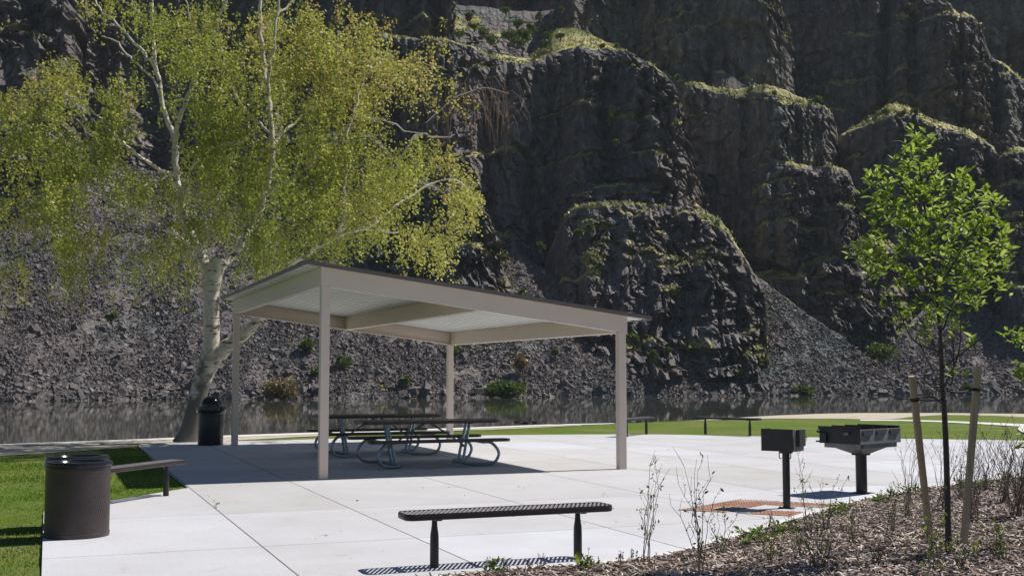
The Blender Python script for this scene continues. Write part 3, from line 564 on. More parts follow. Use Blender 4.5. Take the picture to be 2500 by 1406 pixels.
# concrete slab, cut into panels, each with its own tone
outline = [sh(-3.80, -13), sh(-3.80, -2.82), sh(-3.02, -1.81), sh(-1.98, -0.58), sh(-1.97, 9.4)]
outline += [gnd(*p) for p in ((345, 1083), (420, 1079), (560, 1076.5), (700, 1073.5), (900, 1068), (1200, 1062), (1400, 1060), (1560, 1059.5), (1700, 1061), (1850, 1064.5), (2100, 1069), (2500, 1074.5), (2900, 1082))]
outline += [Vector((30, 10, 0)), Vector((30, 4, 0)), Vector((-1, 4, 0))]
bm = bmesh.new()
bv = []
for p in outline:
    q = p - SA; bv.append(bm.verts.new((q.dot(SE), q.dot(SN), 0)))
bm.faces.new(bv)
LJ = [-1.965, -0.52, 1.49, 3.42, 5.16, 7.03, 8.5, 10.4, 12.3, 14.2, 16.1, 18, 20]
NJ = [-11.4, -8.9, -6.35, -3.76, -1.28 + 1.1, 2.25, 4.8, 7.35, 9.9, 12.4]
JW = 0.008
def cut(co, no):
    bmesh.ops.bisect_plane(bm, geom=bm.verts[:] + bm.edges[:] + bm.faces[:], plane_co=co, plane_no=no)
for l in LJ: cut((l - JW, 0, 0), (1, 0, 0)); cut((l + JW, 0, 0), (1, 0, 0))
for n_ in NJ: cut((0, n_ - JW * 0.7, 0), (0, 1, 0)); cut((0, n_ + JW * 0.7, 0), (0, 1, 0))
bmesh.ops.triangulate(bm, faces=[f for f in bm.faces if len(f.verts) > 4])
lay = bm.faces.layers.int.new('j')
jf = []
tones = {}
for f in bm.faces:
    c = f.calc_center_median()
    if any(abs(c.x - l) < JW for l in LJ) or any(abs(c.y - n_) < JW * 0.7 for n_ in NJ): f.material_index = 1; jf.append(f)
ext = bmesh.ops.extrude_face_region(bm, geom=[f for f in bm.faces])   # give the slab its thickness
top = [v for v in ext['geom'] if isinstance(v, bmesh.types.BMVert)]
bmesh.ops.translate(bm, verts=top, vec=(0, 0, 0.0))
for v in bm.verts:
    if v not in set(top): pass
lowset = set(bm.verts) - set(top)
for v in lowset: v.co.z = -0.14
bm.normal_update()
bmesh.ops.recalc_face_normals(bm, faces=bm.faces)
me = bpy.data.meshes.new('concrete_slab'); bm.to_mesh(me)
me.materials.append(M['concrete']); me.materials.append(M['joint'])
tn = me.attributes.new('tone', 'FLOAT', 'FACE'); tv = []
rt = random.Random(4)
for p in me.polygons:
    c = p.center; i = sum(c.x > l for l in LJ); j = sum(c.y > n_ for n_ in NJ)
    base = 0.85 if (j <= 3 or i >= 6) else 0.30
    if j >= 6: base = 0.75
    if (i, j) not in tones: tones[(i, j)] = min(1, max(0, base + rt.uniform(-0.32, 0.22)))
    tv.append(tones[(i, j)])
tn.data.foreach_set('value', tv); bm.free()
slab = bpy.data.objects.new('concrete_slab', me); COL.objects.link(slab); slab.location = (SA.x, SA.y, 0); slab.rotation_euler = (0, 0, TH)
tag(slab, kind='structure')

# planting bed
BE = [gnd(*p) for p in ((640, 1500), (850, 1436), (1000, 1418), (1130, 1404), (1250, 1393), (1450, 1377), (1600, 1360), (1700, 1338), (1800, 1309), (1900, 1279), (2000, 1249), (2080, 1227), (2170, 1208), (2280, 1190), (2400, 1176), (2520, 1163), (2800, 1140))]
bx = np.array([p.x for p in BE]); by = np.array([p.y for p in BE])
def bed_d(x, y):                               # signed distance inside the bed edge
    x = np.asarray(x, float); y = np.asarray(y, float); best = np.full(x.shape, 9e9); sg = np.ones(x.shape)
    for i in range(len(bx) - 1):
        ax, ay, dx, dy = bx[i], by[i], bx[i+1] - bx[i], by[i+1] - by[i]
        t = np.clip(((x - ax) * dx + (y - ay) * dy) / (dx*dx + dy*dy), 0, 1)
        qx, qy = x - ax - t * dx, y - ay - t * dy; d = qx*qx + qy*qy
        s = np.sign(-(dx * (y - ay) - dy * (x - ax))); m = d < best
        best = np.where(m, d, best); sg = np.where(m, s, sg)
    return np.sqrt(best) * sg
def bed_z(x, y):
    d = bed_d(x, y)
    return -0.05 + 0.075 * sstep(d / 0.12 ) + 0.17 * sstep(d / 3.0) + 0.02 * fbm(np.asarray(x, float) * 2.2, np.asarray(y, float) * 2.2, o=3, seed=9) * sstep(d / 0.3)
gx, gy = np.meshgrid(np.linspace(-3, 12.5, 360), np.linspace(5.5, 21, 360))
dd = bed_d(gx, gy); gz = np.where(dd > -0.03, bed_z(gx, gy), -0.12)
keep = dd > -0.09
idx = np.arange(gx.size).reshape(gx.shape)
q = np.stack([idx[:-1, :-1], idx[:-1, 1:], idx[1:, 1:], idx[1:, :-1]], -1).reshape(-1, 4)
q = q[np.all(keep.ravel()[q], 1)]
tag(np_mesh('planting_bed', np.stack([gx, gy, gz], -1).reshape(-1, 3), q, M['mulch'], smooth=True), kind='structure')
# pale finished border of the slab along the bed
eb = MB(); seg = smooth_pts([(x, y, 0) for x, y in zip(bx, by)], 6)
for i in range(len(seg) - 1):
    a, b_ = seg[i], seg[i + 1]; d = (b_ - a).normalized(); nn = Vector((-d.y, d.x, 0))
    for_p = [a - nn * 0.01, b_ - nn * 0.01, b_ + nn * 0.085, a + nn * 0.085]
    eb.add([(p.x, p.y, 0.006) for p in for_p], [(0, 1, 2, 3)])
tag(eb.build('slab_border', M['curb']), kind='structure')
# chips of bark mulch
n = 60000
cx = rng.uniform(-3, 12, n * 2); cy = rng.uniform(7.6, 19, n * 2)
vis = (np.abs(cx / cy) < 0.47) | ((cx / cy > 0) & (cx / cy < 0.8) & (rng.random(n * 2) < 0.45)); cx, cy = cx[vis], cy[vis]
d = bed_d(cx, cy); ok = (d > 0.0) & (rng.random(len(cx)) < np.clip(11.5 / cy, 0, 1) ** 1.3) ; cx, cy = cx[ok][:n], cy[ok][:n]
cz = bed_z(cx, cy) + rng.uniform(0.0, 0.018, len(cx))
X, Y, Z = rand_axes(len(cx), up=np.array([0, 0, 1.0]), spread=0.33)
sc = np.stack([rng.lognormal(-3.75, 0.5, len(cx)), rng.uniform(0.004, 0.010, len(cx)), rng.uniform(0.0015, 0.004, len(cx))], -1)
tv = [(-1,-1,-1),(1,-.6,-1),(1,.7,-1),(-1,1,-1),(-.9,-1,1),(1,-.5,1),(.9,.7,1),(-1,.9,1)]
tf = [(0,3,2,1),(4,5,6,7),(0,1,5,4),(2,3,7,6),(1,2,6,5),(0,4,7,3)]
V, Fc = scatter(tv, tf, np.stack([cx, cy, cz], -1), X, Y, Z, sc)
tag(np_mesh('bark_mulch', V, Fc, M['chip'], attrs={'rnd': np.repeat(rng.random(len(cx)), 8)}), kind='stuff', label='brown and grey wood chips covering the planting bed', cat='mulch')

# grass blades on the near lawn at left
n = 130000
gx = rng.uniform(-13, -2.6, n * 2); gy = rng.uniform(8.5, 27, n * 2)
vis = (gx / gy > -0.47) & (rng.random(n * 2) < np.clip(12 / gy, 0, 1)); gx, gy = gx[vis], gy[vis]
l = (gx - SA.x) * SE.x + (gy - SA.y) * SE.y; nn_ = (gx - SA.x) * SN.x + (gy - SA.y) * SN.y
inside = (l > np.interp(nn_, [-13, -2.82, -1.81, -0.58, 9.4, 9.5], [-3.80, -3.80, -3.02, -1.98, -1.97, -30])) | (nn_ > 9.3) 
pyb = 911.6 + HC * F / gy; pxb = 1250 + F * gx / gy
inside |= pyb < np.interp(pxb, [-600, 0, 150, 335, 600], [1150, 1112, 1103, 1090, 1080])
gx, gy = gx[~inside][:n], gy[~inside][:n]
X, Y, Z = rand_axes(len(gx), up=np.array([0, 0, 1.0]), spread=0.38)
ht = rng.uniform(0.012, 0.04, len(gx)) * (1 + 0.4 * vnoise(gx * 2, gy * 2, seed=5))
sc = np.stack([np.full(len(gx), 0.0042) * (gy / 12) ** 0.8, ht, ht], -1)
tv = [(-1, 0, 0), (1, 0, 0), (0.8, 0.12, 0.55), (0.0, 0.35, 1.0), (-0.8, 0.12, 0.55)]
V, Fc = scatter(tv, [(0, 1, 2, 4), (4, 2, 3, 3)], np.stack([gx, gy, np.full(len(gx), -0.035)], -1), X, Y, Z, sc)
Fq = Fc[(np.arange(len(Fc)) % 2) == 0]
Ft = Fc[(np.arange(len(Fc)) % 2) == 1][:, :3]
V2 = V
Fall = np.concatenate([Fq[:, [0, 1, 2]], Fq[:, [0, 2, 3]], Ft])
rn = np.clip(rng.normal(0.45, 0.22, len(gx)) + 0.3 * fbm(gx * 0.7, gy * 0.7, o=3, seed=8), 0, 1)
tag(np_mesh('grass', V2, Fall, M['blade'], attrs={'rnd': np.repeat(rn, 5)}), kind='stuff', label='short mown green grass beside the concrete slab', cat='grass')
# ------------------------------------------------------------------ picnic shelter
RS = (2.22 - 2.843) / 4.93                     # roof slope along the front beam
def ztop(l): return 2.843 + RS * l             # underside of the beams
BD = 0.285
shelter = empty('picnic_shelter', (SA.x, SA.y, 0), TH, 'tan steel picnic shelter with a sloping white panelled roof on four square posts', 'shelter')
for (l, n_) in ((0, 0), (4.93, 0), (0, 8.7), (4.93, 8.7)):
    mb = MB(); hw = 0.066
    zt = [ztop(l - hw) , ztop(l + hw)]
    P = [(l - hw, n_ - hw, 0), (l + hw, n_ - hw, 0), (l + hw, n_ + hw, 0), (l - hw, n_ + hw, 0), (l - hw, n_ - hw, zt[0]), (l + hw, n_ - hw, zt[1]), (l + hw, n_ + hw, zt[1]), (l - hw, n_ + hw, zt[0])]
    mb.add(P, [(0,3,2,1),(4,5,6,7),(0,1,5,4),(1,2,6,5),(2,3,7,6),(3,0,4,7)])
    mb.build('post', M['tan'], shelter, bevel=0.008)
def beam(name, l0, l1, n0, n1, zo=0.0, d=BD):
    mb = MB()
    P = [(l0, n0, ztop(l0) + zo), (l1, n0, ztop(l1) + zo), (l1, n1, ztop(l1) + zo), (l0, n1, ztop(l0) + zo)]
    P += [(a, b_, c + d - zo) for a, b_, c in P]
    mb.add(P, [(0,3,2,1),(4,5,6,7),(0,1,5,4),(1,2,6,5),(2,3,7,6),(3,0,4,7)]); return mb.build(name, M['tan'], shelter)
# C-section beams: web plus flanges
def cbeam(name, l0, l1, n0, n1, inner, axis):
    o = beam(name, l0, l1, n0, n1); return o
beam('beam', -0.075, 5.01, -0.085, -0.005)                     # front
beam('beam', -0.075, 5.01, 8.705, 8.785)                       # rear
beam('beam', -0.073, 0.007, 0.0, 8.70)                         # high side
beam('beam', 4.925, 5.007, 0.0, 8.70)                          # low side
beam('beam', 2.42, 2.52, 0.0, 8.70)                            # middle
def flange(l0, l1, n0, n1):
    mb = MB()
    P = [(l0, n0, ztop(l0) + 0.003), (l1, n0, ztop(l1) + 0.003), (l1, n1, ztop(l1) + 0.003), (l0, n1, ztop(l0) + 0.003)]
    P += [(a, b_, c + 0.012) for a, b_, c in P]
    mb.add(P, [(0,3,2,1),(4,5,6,7),(0,1,5,4),(1,2,6,5),(2,3,7,6),(3,0,4,7)]); mb.build('flange', M['tan'], shelter)
flange(0.012, 2.415, -0.002, 0.055); flange(2.525, 4.92, -0.002, 0.055); flange(0.012, 2.415, 8.645, 8.70); flange(2.525, 4.92, 8.645, 8.70)
# ribbed roof deck: ribs run down the slope
rl0, rl1, rn0, rn1 = -0.30, 5.42, -0.125, 8.83
prof = []
n_ = rn0
while n_ < rn1 - 0.02:
    for dn, dz in ((0.0, 0.0), (0.17, 0.0), (0.20, 0.045), (0.27, 0.045), (0.30, 0.0)):
        if n_ + dn < rn1: prof.append((n_ + dn, dz))
    n_ += 0.30 + 0.03
prof.append((rn1, 0.0))
mb = MB(); vs = []; k = len(prof)
for lz in (rl0, rl1):
    for a, dz in prof: vs.append((lz, a, ztop(lz) + BD + 0.004 + dz))
for lz in (rl0, rl1):
    for a, dz in prof: vs.append((lz, a, ztop(lz) + BD + 0.008 + dz))
fs = []
for i in range(k - 1):
    fs += [(i, k + i, k + i + 1, i + 1), (2*k + i, 2*k + i + 1, 3*k + i + 1, 3*k + i)]
mb.add(vs, fs); mb.build('roof_panel', M['roofwhite'], shelter)
mb = MB()
q = rn0 + 0.19
while q < rn1 - 0.1:
    for dn in (0.0, 0.075):
        P = [(rl0, q + dn, ztop(rl0) + BD + 0.0015), (rl1, q + dn, ztop(rl1) + BD + 0.0015), (rl1, q + dn + 0.012, ztop(rl1) + BD + 0.0015), (rl0, q + dn + 0.012, ztop(rl0) + BD + 0.0015)]
        mb.add(P + [(a, b_, c + 0.002) for a, b_, c in P], [(0,3,2,1),(4,5,6,7),(0,1,5,4),(1,2,6,5),(2,3,7,6),(3,0,4,7)])
    q += 0.33
mb.build('panel_seams', M['seam'], shelter)
def trim(l0, l1, n0, n1, zb=-0.012, zt=0.05):
    mb = MB()
    P = [(l0, n0, ztop(l0) + BD + zb), (l1, n0, ztop(l1) + BD + zb), (l1, n1, ztop(l1) + BD + zb), (l0, n1, ztop(l0) + BD + zb)]
    P += [(a, b_, c + zt - zb) for a, b_, c in P]
    mb.add(P, [(0,3,2,1),(4,5,6,7),(0,1,5,4),(1,2,6,5),(2,3,7,6),(3,0,4,7)]); mb.build('roof_trim', M['rooftrim'], shelter)
trim(rl0 - 0.02, rl1 + 0.02, rn0 - 0.022, rn0 - 0.002); trim(rl0 - 0.02, rl1 + 0.02, rn1 + 0.002, rn1 + 0.022)
trim(rl0 - 0.022, rl0 - 0.002, rn0, rn1); trim(rl1 + 0.002, rl1 + 0.022, rn0, rn1)

# ------------------------------------------------------------------ picnic tables
def slat_top(L, W, T, nslot, r=0.05, flat=True):
    # rounded plank top with shallow grooves
    mb = MB(); wd = W / nslot
    for i in range(nslot):
        y0 = -W / 2 + i * wd
        cut_ = 0.07 if i in (0, nslot - 1) else 0.0
        y1 = y0 + wd - (0.006 if i < nslot - 1 else 0)
        x0, x1 = -L / 2, L / 2
        if i == 0: P = [(x0 + cut_, y0), (x1 - cut_, y0), (x1, y0 + cut_ * 0.8), (x1, y1), (x0, y1), (x0, y0 + cut_ * 0.8)]
        elif i == nslot - 1: P = [(x0, y0), (x1, y0), (x1, y1 - cut_ * 0.8), (x1 - cut_, y1), (x0 + cut_, y1), (x0, y1 - cut_ * 0.8)]
        else: P = [(x0, y0), (x1, y0), (x1, y1), (x0, y1)]
        mb.prism(P, 0, T)
    return mb
def picnic_table(label):
    t = empty('picnic_table', label=label, cat='picnic table', group='dark picnic tables under the shelter')
    top = slat_top(2.44, 0.76, 0.05, 5).build('tabletop', M['brown'], t, loc=(0, 0, 0.705), bevel=0.006)
    for s in (-1, 1):
        slat_top(2.44, 0.27, 0.045, 2).build('seat', M['brown'], t, loc=(0, s * 0.70, 0.41), bevel=0.006)
    for e in (-1, 1):
        for s in (-1, 1):
            # bowed tube: under the seat end, out and down, back along the ground to the pedestal
            pts = [(e * 0.83, s * 0.62, 0.40), (e * 0.93, s * 0.66, 0.38), (e * 1.03, s * 0.68, 0.27), (e * 1.05, s * 0.68, 0.17), (e * 0.98, s * 0.67, 0.06), (e * 0.86, s * 0.64, 0.026), (e * 0.70, s * 0.58, 0.026), (e * 0.62, s * 0.42, 0.026), (e * 0.60, s * 0.16, 0.026), (e * 0.60, s * 0.05, 0.026)]
            MB().tube(smooth_pts(pts, 4), 0.026, 10).build('bow_leg', M['tube'], t, smooth=True)
            MB().tube([(e * 0.60, s * 0.13, 0.03), (e * 0.66, s * 0.115, 0.33), (e * 0.74, s * 0.085, 0.70)], 0.026, 10).build('upright', M['tube'], t, smooth=True)
            MB().box((e * 0.80, s * 0.62, 0.405), (0.06, 0.26, 0.012)).box((e * 0.80, s * 0.40, 0.39), (0.04, 0.55, 0.035)).build('seat_bracket', M['tube'], t, bevel=0.003)
        MB().box((e * 0.745, 0, 0.695), (0.06, 0.66, 0.02)).build('top_bracket', M['tube'], t, bevel=0.003)
        MB().tube([(e * 0.655, -0.12, 0.30), (e * 0.655, 0.12, 0.30)], 0.02, 8).build('crossbar', M['tube'], t, smooth=True)
        MB().tube([(e * 0.66, 0.0, 0.31), (e * 0.36, 0.0, 0.52), (e * 0.06, 0.0, 0.69)], 0.015, 8).build('brace', M['tube'], t, smooth=True)
    return t
t1 = picnic_table('nearer dark picnic table with bowed metal legs, in front of the other under the shelter')
t1.location = sh(2.28, 2.10); t1.rotation_euler = (0, 0, TH)
t2 = copy_tree(t1); t2.location = sh(2.14, 4.85)
t2['label'] = 'farther dark picnic table half hidden behind the nearer one and the front left post'

# ------------------------------------------------------------------ benches
def bench(label, L=1.83, W=0.30):
    b_ = empty('park_bench', label=label, cat='bench', group='backless metal benches round the concrete')
    H_ = 0.445; r = 0.075
    def rr(L_, W_, r_, n=6):
        P = []
        for cx_, cy_, a0 in ((L_/2 - r_, W_/2 - r_, 0), (-L_/2 + r_, W_/2 - r_, 90), (-L_/2 + r_, -W_/2 + r_, 180), (L_/2 - r_, -W_/2 + r_, 270)):
            for k in range(n + 1):
                a = R(a0 + 90 * k / n); P.append((cx_ + r_ * math.cos(a), cy_ + r_ * math.sin(a)))
        return P
    # rolled rim round a perforated seat
    rings = []
    o_, i_ = rr(L, W, r), rr(L - 0.04, W - 0.04, r - 0.02); e_ = rr(L - 0.012, W - 0.012, r - 0.006)
    sec = [(o_, H_ - 0.012), (o_, H_ - 0.045), (e_, H_ - 0.052), (i_, H_ - 0.052), (i_, H_ - 0.004), (e_, H_)]
    k = len(o_); vs = [(p[0], p[1], z) for ring, z in sec for p in ring]; fs = []
    for q in range(6):
        for j in range(k): fs.append((q*k + j, q*k + (j+1) % k, ((q+1) % 6)*k + (j+1) % k, ((q+1) % 6)*k + j))
    MB().add(vs, fs).build('seat_rim', M['brown'], b_, smooth=True)
    # slanting strands of the expanded metal seat
    mb = MB(); ih, il = (W - 0.035) / 2, (L - 0.035) / 2; sp = 0.040; sk = 0.14
    x = -il - sk
    while x < il + sk:
        for sgn, th in ((1, 0.0088),):
            a = Vector((x, -ih, 0)); c = Vector((x + sk * sgn, ih, 0)); d = c - a
            t0, t1_ = 0.0, 1.0
            if a.x < -il: t0 = max(t0, (-il - a.x) / d.x)
            if c.x > il: t1_ = min(t1_, (il - a.x) / d.x)
            if t1_ > t0 + 0.02:
                p, q = a + d * t0, a + d * t1_; nrm = Vector((-d.y, d.x, 0)).normalized() * th
                mb.prism([p + nrm, p - nrm, q - nrm, q + nrm], H_ - 0.010, H_ - 0.003)
        x += sp
    for y in (-0.085, 0.0, 0.085): mb.prism([(-il, y - 0.004), (il, y - 0.004), (il, y + 0.004), (-il, y + 0.004)], H_ - 0.016, H_ - 0.0102)
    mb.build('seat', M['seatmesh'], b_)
    for s in (-1, 1):
        MB().lathe([(0.036, 0), (0.036, 0.20), (0.034, 0.26), (0.024, 0.33), (0.021, 0.39)], 14, (s * 0.635, 0, 0)).build('leg', M['black'], b_, smooth=True)
        MB().box((s * 0.635, 0, H_ - 0.052), (0.05, W - 0.05, 0.022)).build('bracket', M['black'], b_, bevel=0.003)
    MB().box((0, 0, H_ - 0.046), (0.028, W - 0.045, 0.02)).build('crossbar', M['black'], b_, bevel=0.003)
    return b_
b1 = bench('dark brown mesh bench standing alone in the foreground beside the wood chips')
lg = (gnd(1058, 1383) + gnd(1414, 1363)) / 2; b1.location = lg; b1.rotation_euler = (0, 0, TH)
def put_bench(loc, rz, label):
    c = copy_tree(b1); c.location = loc; c.rotation_euler = (0, 0, rz); c['label'] = label; return c
# beside the bins, along the slanting slab edge
dv = (sh(-1.98, -0.57) - sh(-3.02, -1.81)).normalized()
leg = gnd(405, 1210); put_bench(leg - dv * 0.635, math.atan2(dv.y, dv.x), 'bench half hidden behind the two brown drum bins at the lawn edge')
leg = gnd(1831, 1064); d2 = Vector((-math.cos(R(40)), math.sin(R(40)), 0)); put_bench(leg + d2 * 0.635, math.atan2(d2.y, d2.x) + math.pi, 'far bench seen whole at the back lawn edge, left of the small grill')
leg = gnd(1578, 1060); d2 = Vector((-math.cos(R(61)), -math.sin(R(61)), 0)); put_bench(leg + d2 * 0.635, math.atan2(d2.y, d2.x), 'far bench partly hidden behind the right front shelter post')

# ------------------------------------------------------------------ drum bins and the domed can
def drum(label):
    d = empty('trash_bin', label=label, cat='trash bin', group='brown drum bins by the lawn')
    r, H_ = 0.290, 0.68
    MB().lathe([(r - 0.006, 0.03), (r - 0.006, H_ - 0.02)], 48, cap=True).build('liner', M['brown'], d, smooth=True)
    # diamond mesh skin
    mb = MB(); nst = 72; pitch = 0.62; seg = 22
    for sgn in (1, -1):
        for i in range(nst):
            a0 = 2 * math.pi * i / nst; pts = []
            rr_ = r + (0.0015 if sgn > 0 else 0.0)
            for k in range(seg + 1):
                u = k / seg; a = a0 + sgn * pitch * u; z = 0.04 + (H_ - 0.07) * u; pts.append((a, z))
            hw = 0.0104
            vs = []; fs = []
            for (a, z) in pts:
                for da in (-hw / r, hw / r):
                    for dr in (0, 0.0035): vs.append(((rr_ + dr) * math.cos(a + da), (rr_ + dr) * math.sin(a + da), z))
            for k in range(seg):
                b0, b1_ = 4*k, 4*(k+1); fs += [(b0, b0+1, b1_+1, b1_), (b0+1, b0+3, b1_+3, b1_+1), (b0+3, b0+2, b1_+2, b1_+3)]
            mb.add(vs, fs)
    mb.build('mesh_body', M['canbrown'], d)
    MB().lathe([(r - 0.012, 0.0), (r + 0.008, 0.0), (r + 0.010, 0.04), (r - 0.002, 0.045)], 48).build('base_ring', M['canbrown'], d, smooth=True)
    MB().lathe([(r - 0.004, H_ - 0.05), (r + 0.008, H_ - 0.045), (r + 0.008, H_ - 0.012), (r - 0.004, H_ - 0.008)], 48).build('top_ring', M['brown'], d, smooth=True)
    prof = [(r + 0.006, H_ - 0.02), (r + 0.022, H_ - 0.012), (r + 0.026, H_ + 0.008), (r + 0.016, H_ + 0.028), (r - 0.02, H_ + 0.034), (r - 0.045, H_ + 0.026), (r - 0.06, H_ + 0.0), (r - 0.10, H_ - 0.03), (0.02, H_ - 0.035)]
    MB().lathe(prof, 48, cap=True).build('lid', M['bin'], d, smooth=True)
    return d
c1 = drum('nearer brown mesh drum bin with a black lid on the slab corner')
def P2(px, Y): return Vector(((px - 1250) / F * Y, Y, 0))
c1.location = P2(201, 11.22)
c2 = copy_tree(c1); c2.location = P2(197, 11.95); c2.rotation_euler = (0, 0, 0.7); c2['label'] = 'farther brown drum bin almost hidden directly behind the nearer one'

dc = empty('domed_trash_can', P2(519, 25.35), 0, 'black domed trash can standing between the birch trunk and the rear left post', 'trash can')
MB().lathe([(0.262, 0), (0.27, 0.02), (0.272, 0.40), (0.276, 0.44), (0.272, 0.46), (0.275, 0.70)], 40).build('body', M['black'], dc, smooth=True)
MB().lathe([(0.283, 0.68), (0.305, 0.70), (0.315, 0.76), (0.31, 0.82), (0.29, 0.835), (0.23, 0.84)], 40).build('collar', M['bin'], dc, smooth=True)
MB().lathe([(0.225, 0.838)] + [(0.225 * math.cos(R(a)), 0.85 + 0.215 * math.sin(R(a))) for a in range(0, 90, 8)] + [(0.01, 1.066)], 40).build('dome_lid', M['bin'], dc, smooth=True)
MB().box((0.29, -0.10, 0.77), (0.05, 0.06, 0.05)).build('latch', M['bin'], dc, bevel=0.01)

# ------------------------------------------------------------------ grills
g1 = empty('pedestal_grill', gnd(1921, 1240), R(-34), 'small black pedestal grill on a thin post among the rust red pavers', 'grill')
MB().lathe([(0.043, 0), (0.043, 0.66)], 20).build('post', M['black'], g1, smooth=True)
MB().box((0, 0, 0.004), (0.16, 0.16, 0.008)).box((0.06, -0.06, 0.016), (0.02, 0.02, 0.016)).box((-0.06, -0.06, 0.016), (0.02, 0.02, 0.016)).build('base_plate', M['black'], g1, bevel=0.003)
x0 = -0.245
fb = MB()
fb.box((x0 + 0.19, -0.13, 0.785), (0.385, 0.006, 0.255))                          # closed back facing the camera
fb.box((x0 + 0.19, 0.13, 0.735), (0.385, 0.006, 0.155)); fb.box((x0 + 0.003, 0, 0.785), (0.006, 0.26, 0.25)); fb.box((x0 + 0.19, 0, 0.662), (0.385, 0.26, 0.006))
fb.build('firebox', M['blackmatte'], g1, bevel=0.002)
MB().box((x0 + 0.398, -0.095, 0.785), (0.022, 0.075, 0.252)).build('side_edge', M['greysteel'], g1, bevel=0.002)
MB().box((x0 + 0.425, 0.0, 0.812), (0.05, 0.20, 0.19)).build('swing_grate', M['blackmatte'], g1, bevel=0.004)
MB().box((x0 + 0.405, 0.02, 0.69), (0.03, 0.20, 0.06)).build('ash_guard', M['greysteel'], g1, bevel=0.002)
MB().box((0, 0, 0.645), (0.13, 0.10, 0.03)).build('head_plate', M['blackmatte'], g1, bevel=0.003)
for s in (-1, 1):
    MB().tube(smooth_pts([(s * 0.045, -0.03, 0.645), (s * 0.066, -0.03, 0.64), (s * 0.07, -0.03, 0.60), (s * 0.064, -0.03, 0.575), (s * 0.045, -0.03, 0.572)], 3), 0.006, 6).build('handle', M['black'], g1, smooth=True)

g2 = empty('group_grill', gnd(2104, 1203), R(40), 'large grey and black triple grill on a thick black post', 'grill')
# local x runs along the long side, -y faces the camera's right
L_, W_ = 0.92, 0.60; xo = -0.455
MB().lathe([(0.072, 0), (0.072, 0.50)], 24).build('post', M['black'], g2, smooth=True)
MB().box((0, 0, 0.004), (0.24, 0.24, 0.008)).build('base_plate', M['black'], g2, bevel=0.003)
cr = MB()
a_, b_ = 0.085, 0.085
cr.loft([[(-a_, -b_, 0.49), (a_, -b_, 0.49), (a_, b_, 0.49), (-a_, b_, 0.49)], [(-a_, -b_, 0.51), (a_, -b_, 0.51), (a_, b_, 0.51), (-a_, b_, 0.51)], [(-L_/2 + 0.14, -W_/2 + 0.10, 0.595), (L_/2 - 0.14, -W_/2 + 0.10, 0.595), (L_/2 - 0.14, W_/2 - 0.10, 0.595), (-L_/2 + 0.14, W_/2 - 0.10, 0.595)]])
cr.build('cradle', M['blackmatte'], g2, bevel=0.003)
MB().box((0, 0, 0.625), (L_ - 0.10, W_ - 0.05, 0.058)).build('ash_pan', M['greysteel'], g2, bevel=0.003)
MB().box((-0.41, -0.29, 0.622), (0.05, 0.02, 0.04)).build('pan_handle', M['black'], g2, bevel=0.003)
tk = 0.006; zb, zt = 0.655, 0.845
# long side towards the right: pale steel with three notches
mb = MB(); mb.box((0, -W_/2, (zb + zt) / 2), (L_, tk, zt - zb)); mb.build('side_panel', M['greysteel'], g2, bevel=0.001)
for i in range(3):
    xc = -L_/2 + L_ * (i + 0.5) / 3
    MB().add([(xc - 0.115, -W_/2 - 0.006, zt - 0.012), (xc + 0.135, -W_/2 - 0.006, zt - 0.012), (xc + 0.085, -W_/2 - 0.012, zt - 0.075), (xc - 0.105, -W_/2 - 0.012, zt - 0.075),
              (xc - 0.115, -W_/2 - 0.010, zt - 0.012), (xc + 0.135, -W_/2 - 0.010, zt - 0.012), (xc + 0.085, -W_/2 - 0.022, zt - 0.075), (xc - 0.105, -W_/2 - 0.022, zt - 0.075)],
             [(0,3,2,1),(4,5,6,7),(0,1,5,4),(1,2,6,5),(2,3,7,6),(3,0,4,7)]).build('notch_plate', M['blackmatte'], g2)
MB().box((0, W_/2, (zb + zt) / 2), (L_, tk, zt - zb)).box((-L_/2 + 0.003, 0, (zb + zt) / 2), (tk, W_ - tk, zt - zb)).box((L_/2 - 0.003, 0, (zb + zt) / 2), (tk, W_ - tk, zt - zb)).box((0, 0, zb + 0.003), (L_ - tk, W_ - tk, tk)).build('firebox', M['blackmatte'], g2, bevel=0.001)
for i in range(4):
    x = -L_/2 + 0.012 + (L_ - 0.024) * i / 3
    MB().box((x, 0.02, zt + 0.002), (0.012, W_ + 0.03, 0.05)).build('divider', M['blackmatte'], g2, bevel=0.002)
for i in range(3):
    x = -L_/2 + L_ * (i + 0.5) / 3
    mb = MB()
    for k in range(9): mb.tube([(x - 0.12 + k * 0.03, -W_/2 + 0.03, zt - 0.02), (x - 0.12 + k * 0.03, W_/2 - 0.03, zt - 0.02)], 0.006, 6)
    mb.build('cooking_grate', M['blackmatte'], g2)
MB().tube([(-L_/2 - 0.05, -0.12, 0.785), (-L_/2 + 0.0, -0.12, 0.785)], 0.018, 10).box((-L_/2 - 0.05, -0.12, 0.78), (0.014, 0.07, 0.016)).build('knob', M['greysteel'], g2)
MB().box((-L_/2 - 0.02, 0.24, 0.72), (0.03, 0.10, 0.13)).box((-L_/2 - 0.03, 0.30, 0.80), (0.03, 0.05, 0.03)).box((-L_/2 - 0.03, 0.30, 0.675), (0.03, 0.08, 0.02)).build('end_bracket', M['blackmatte'], g2, bevel=0.004)

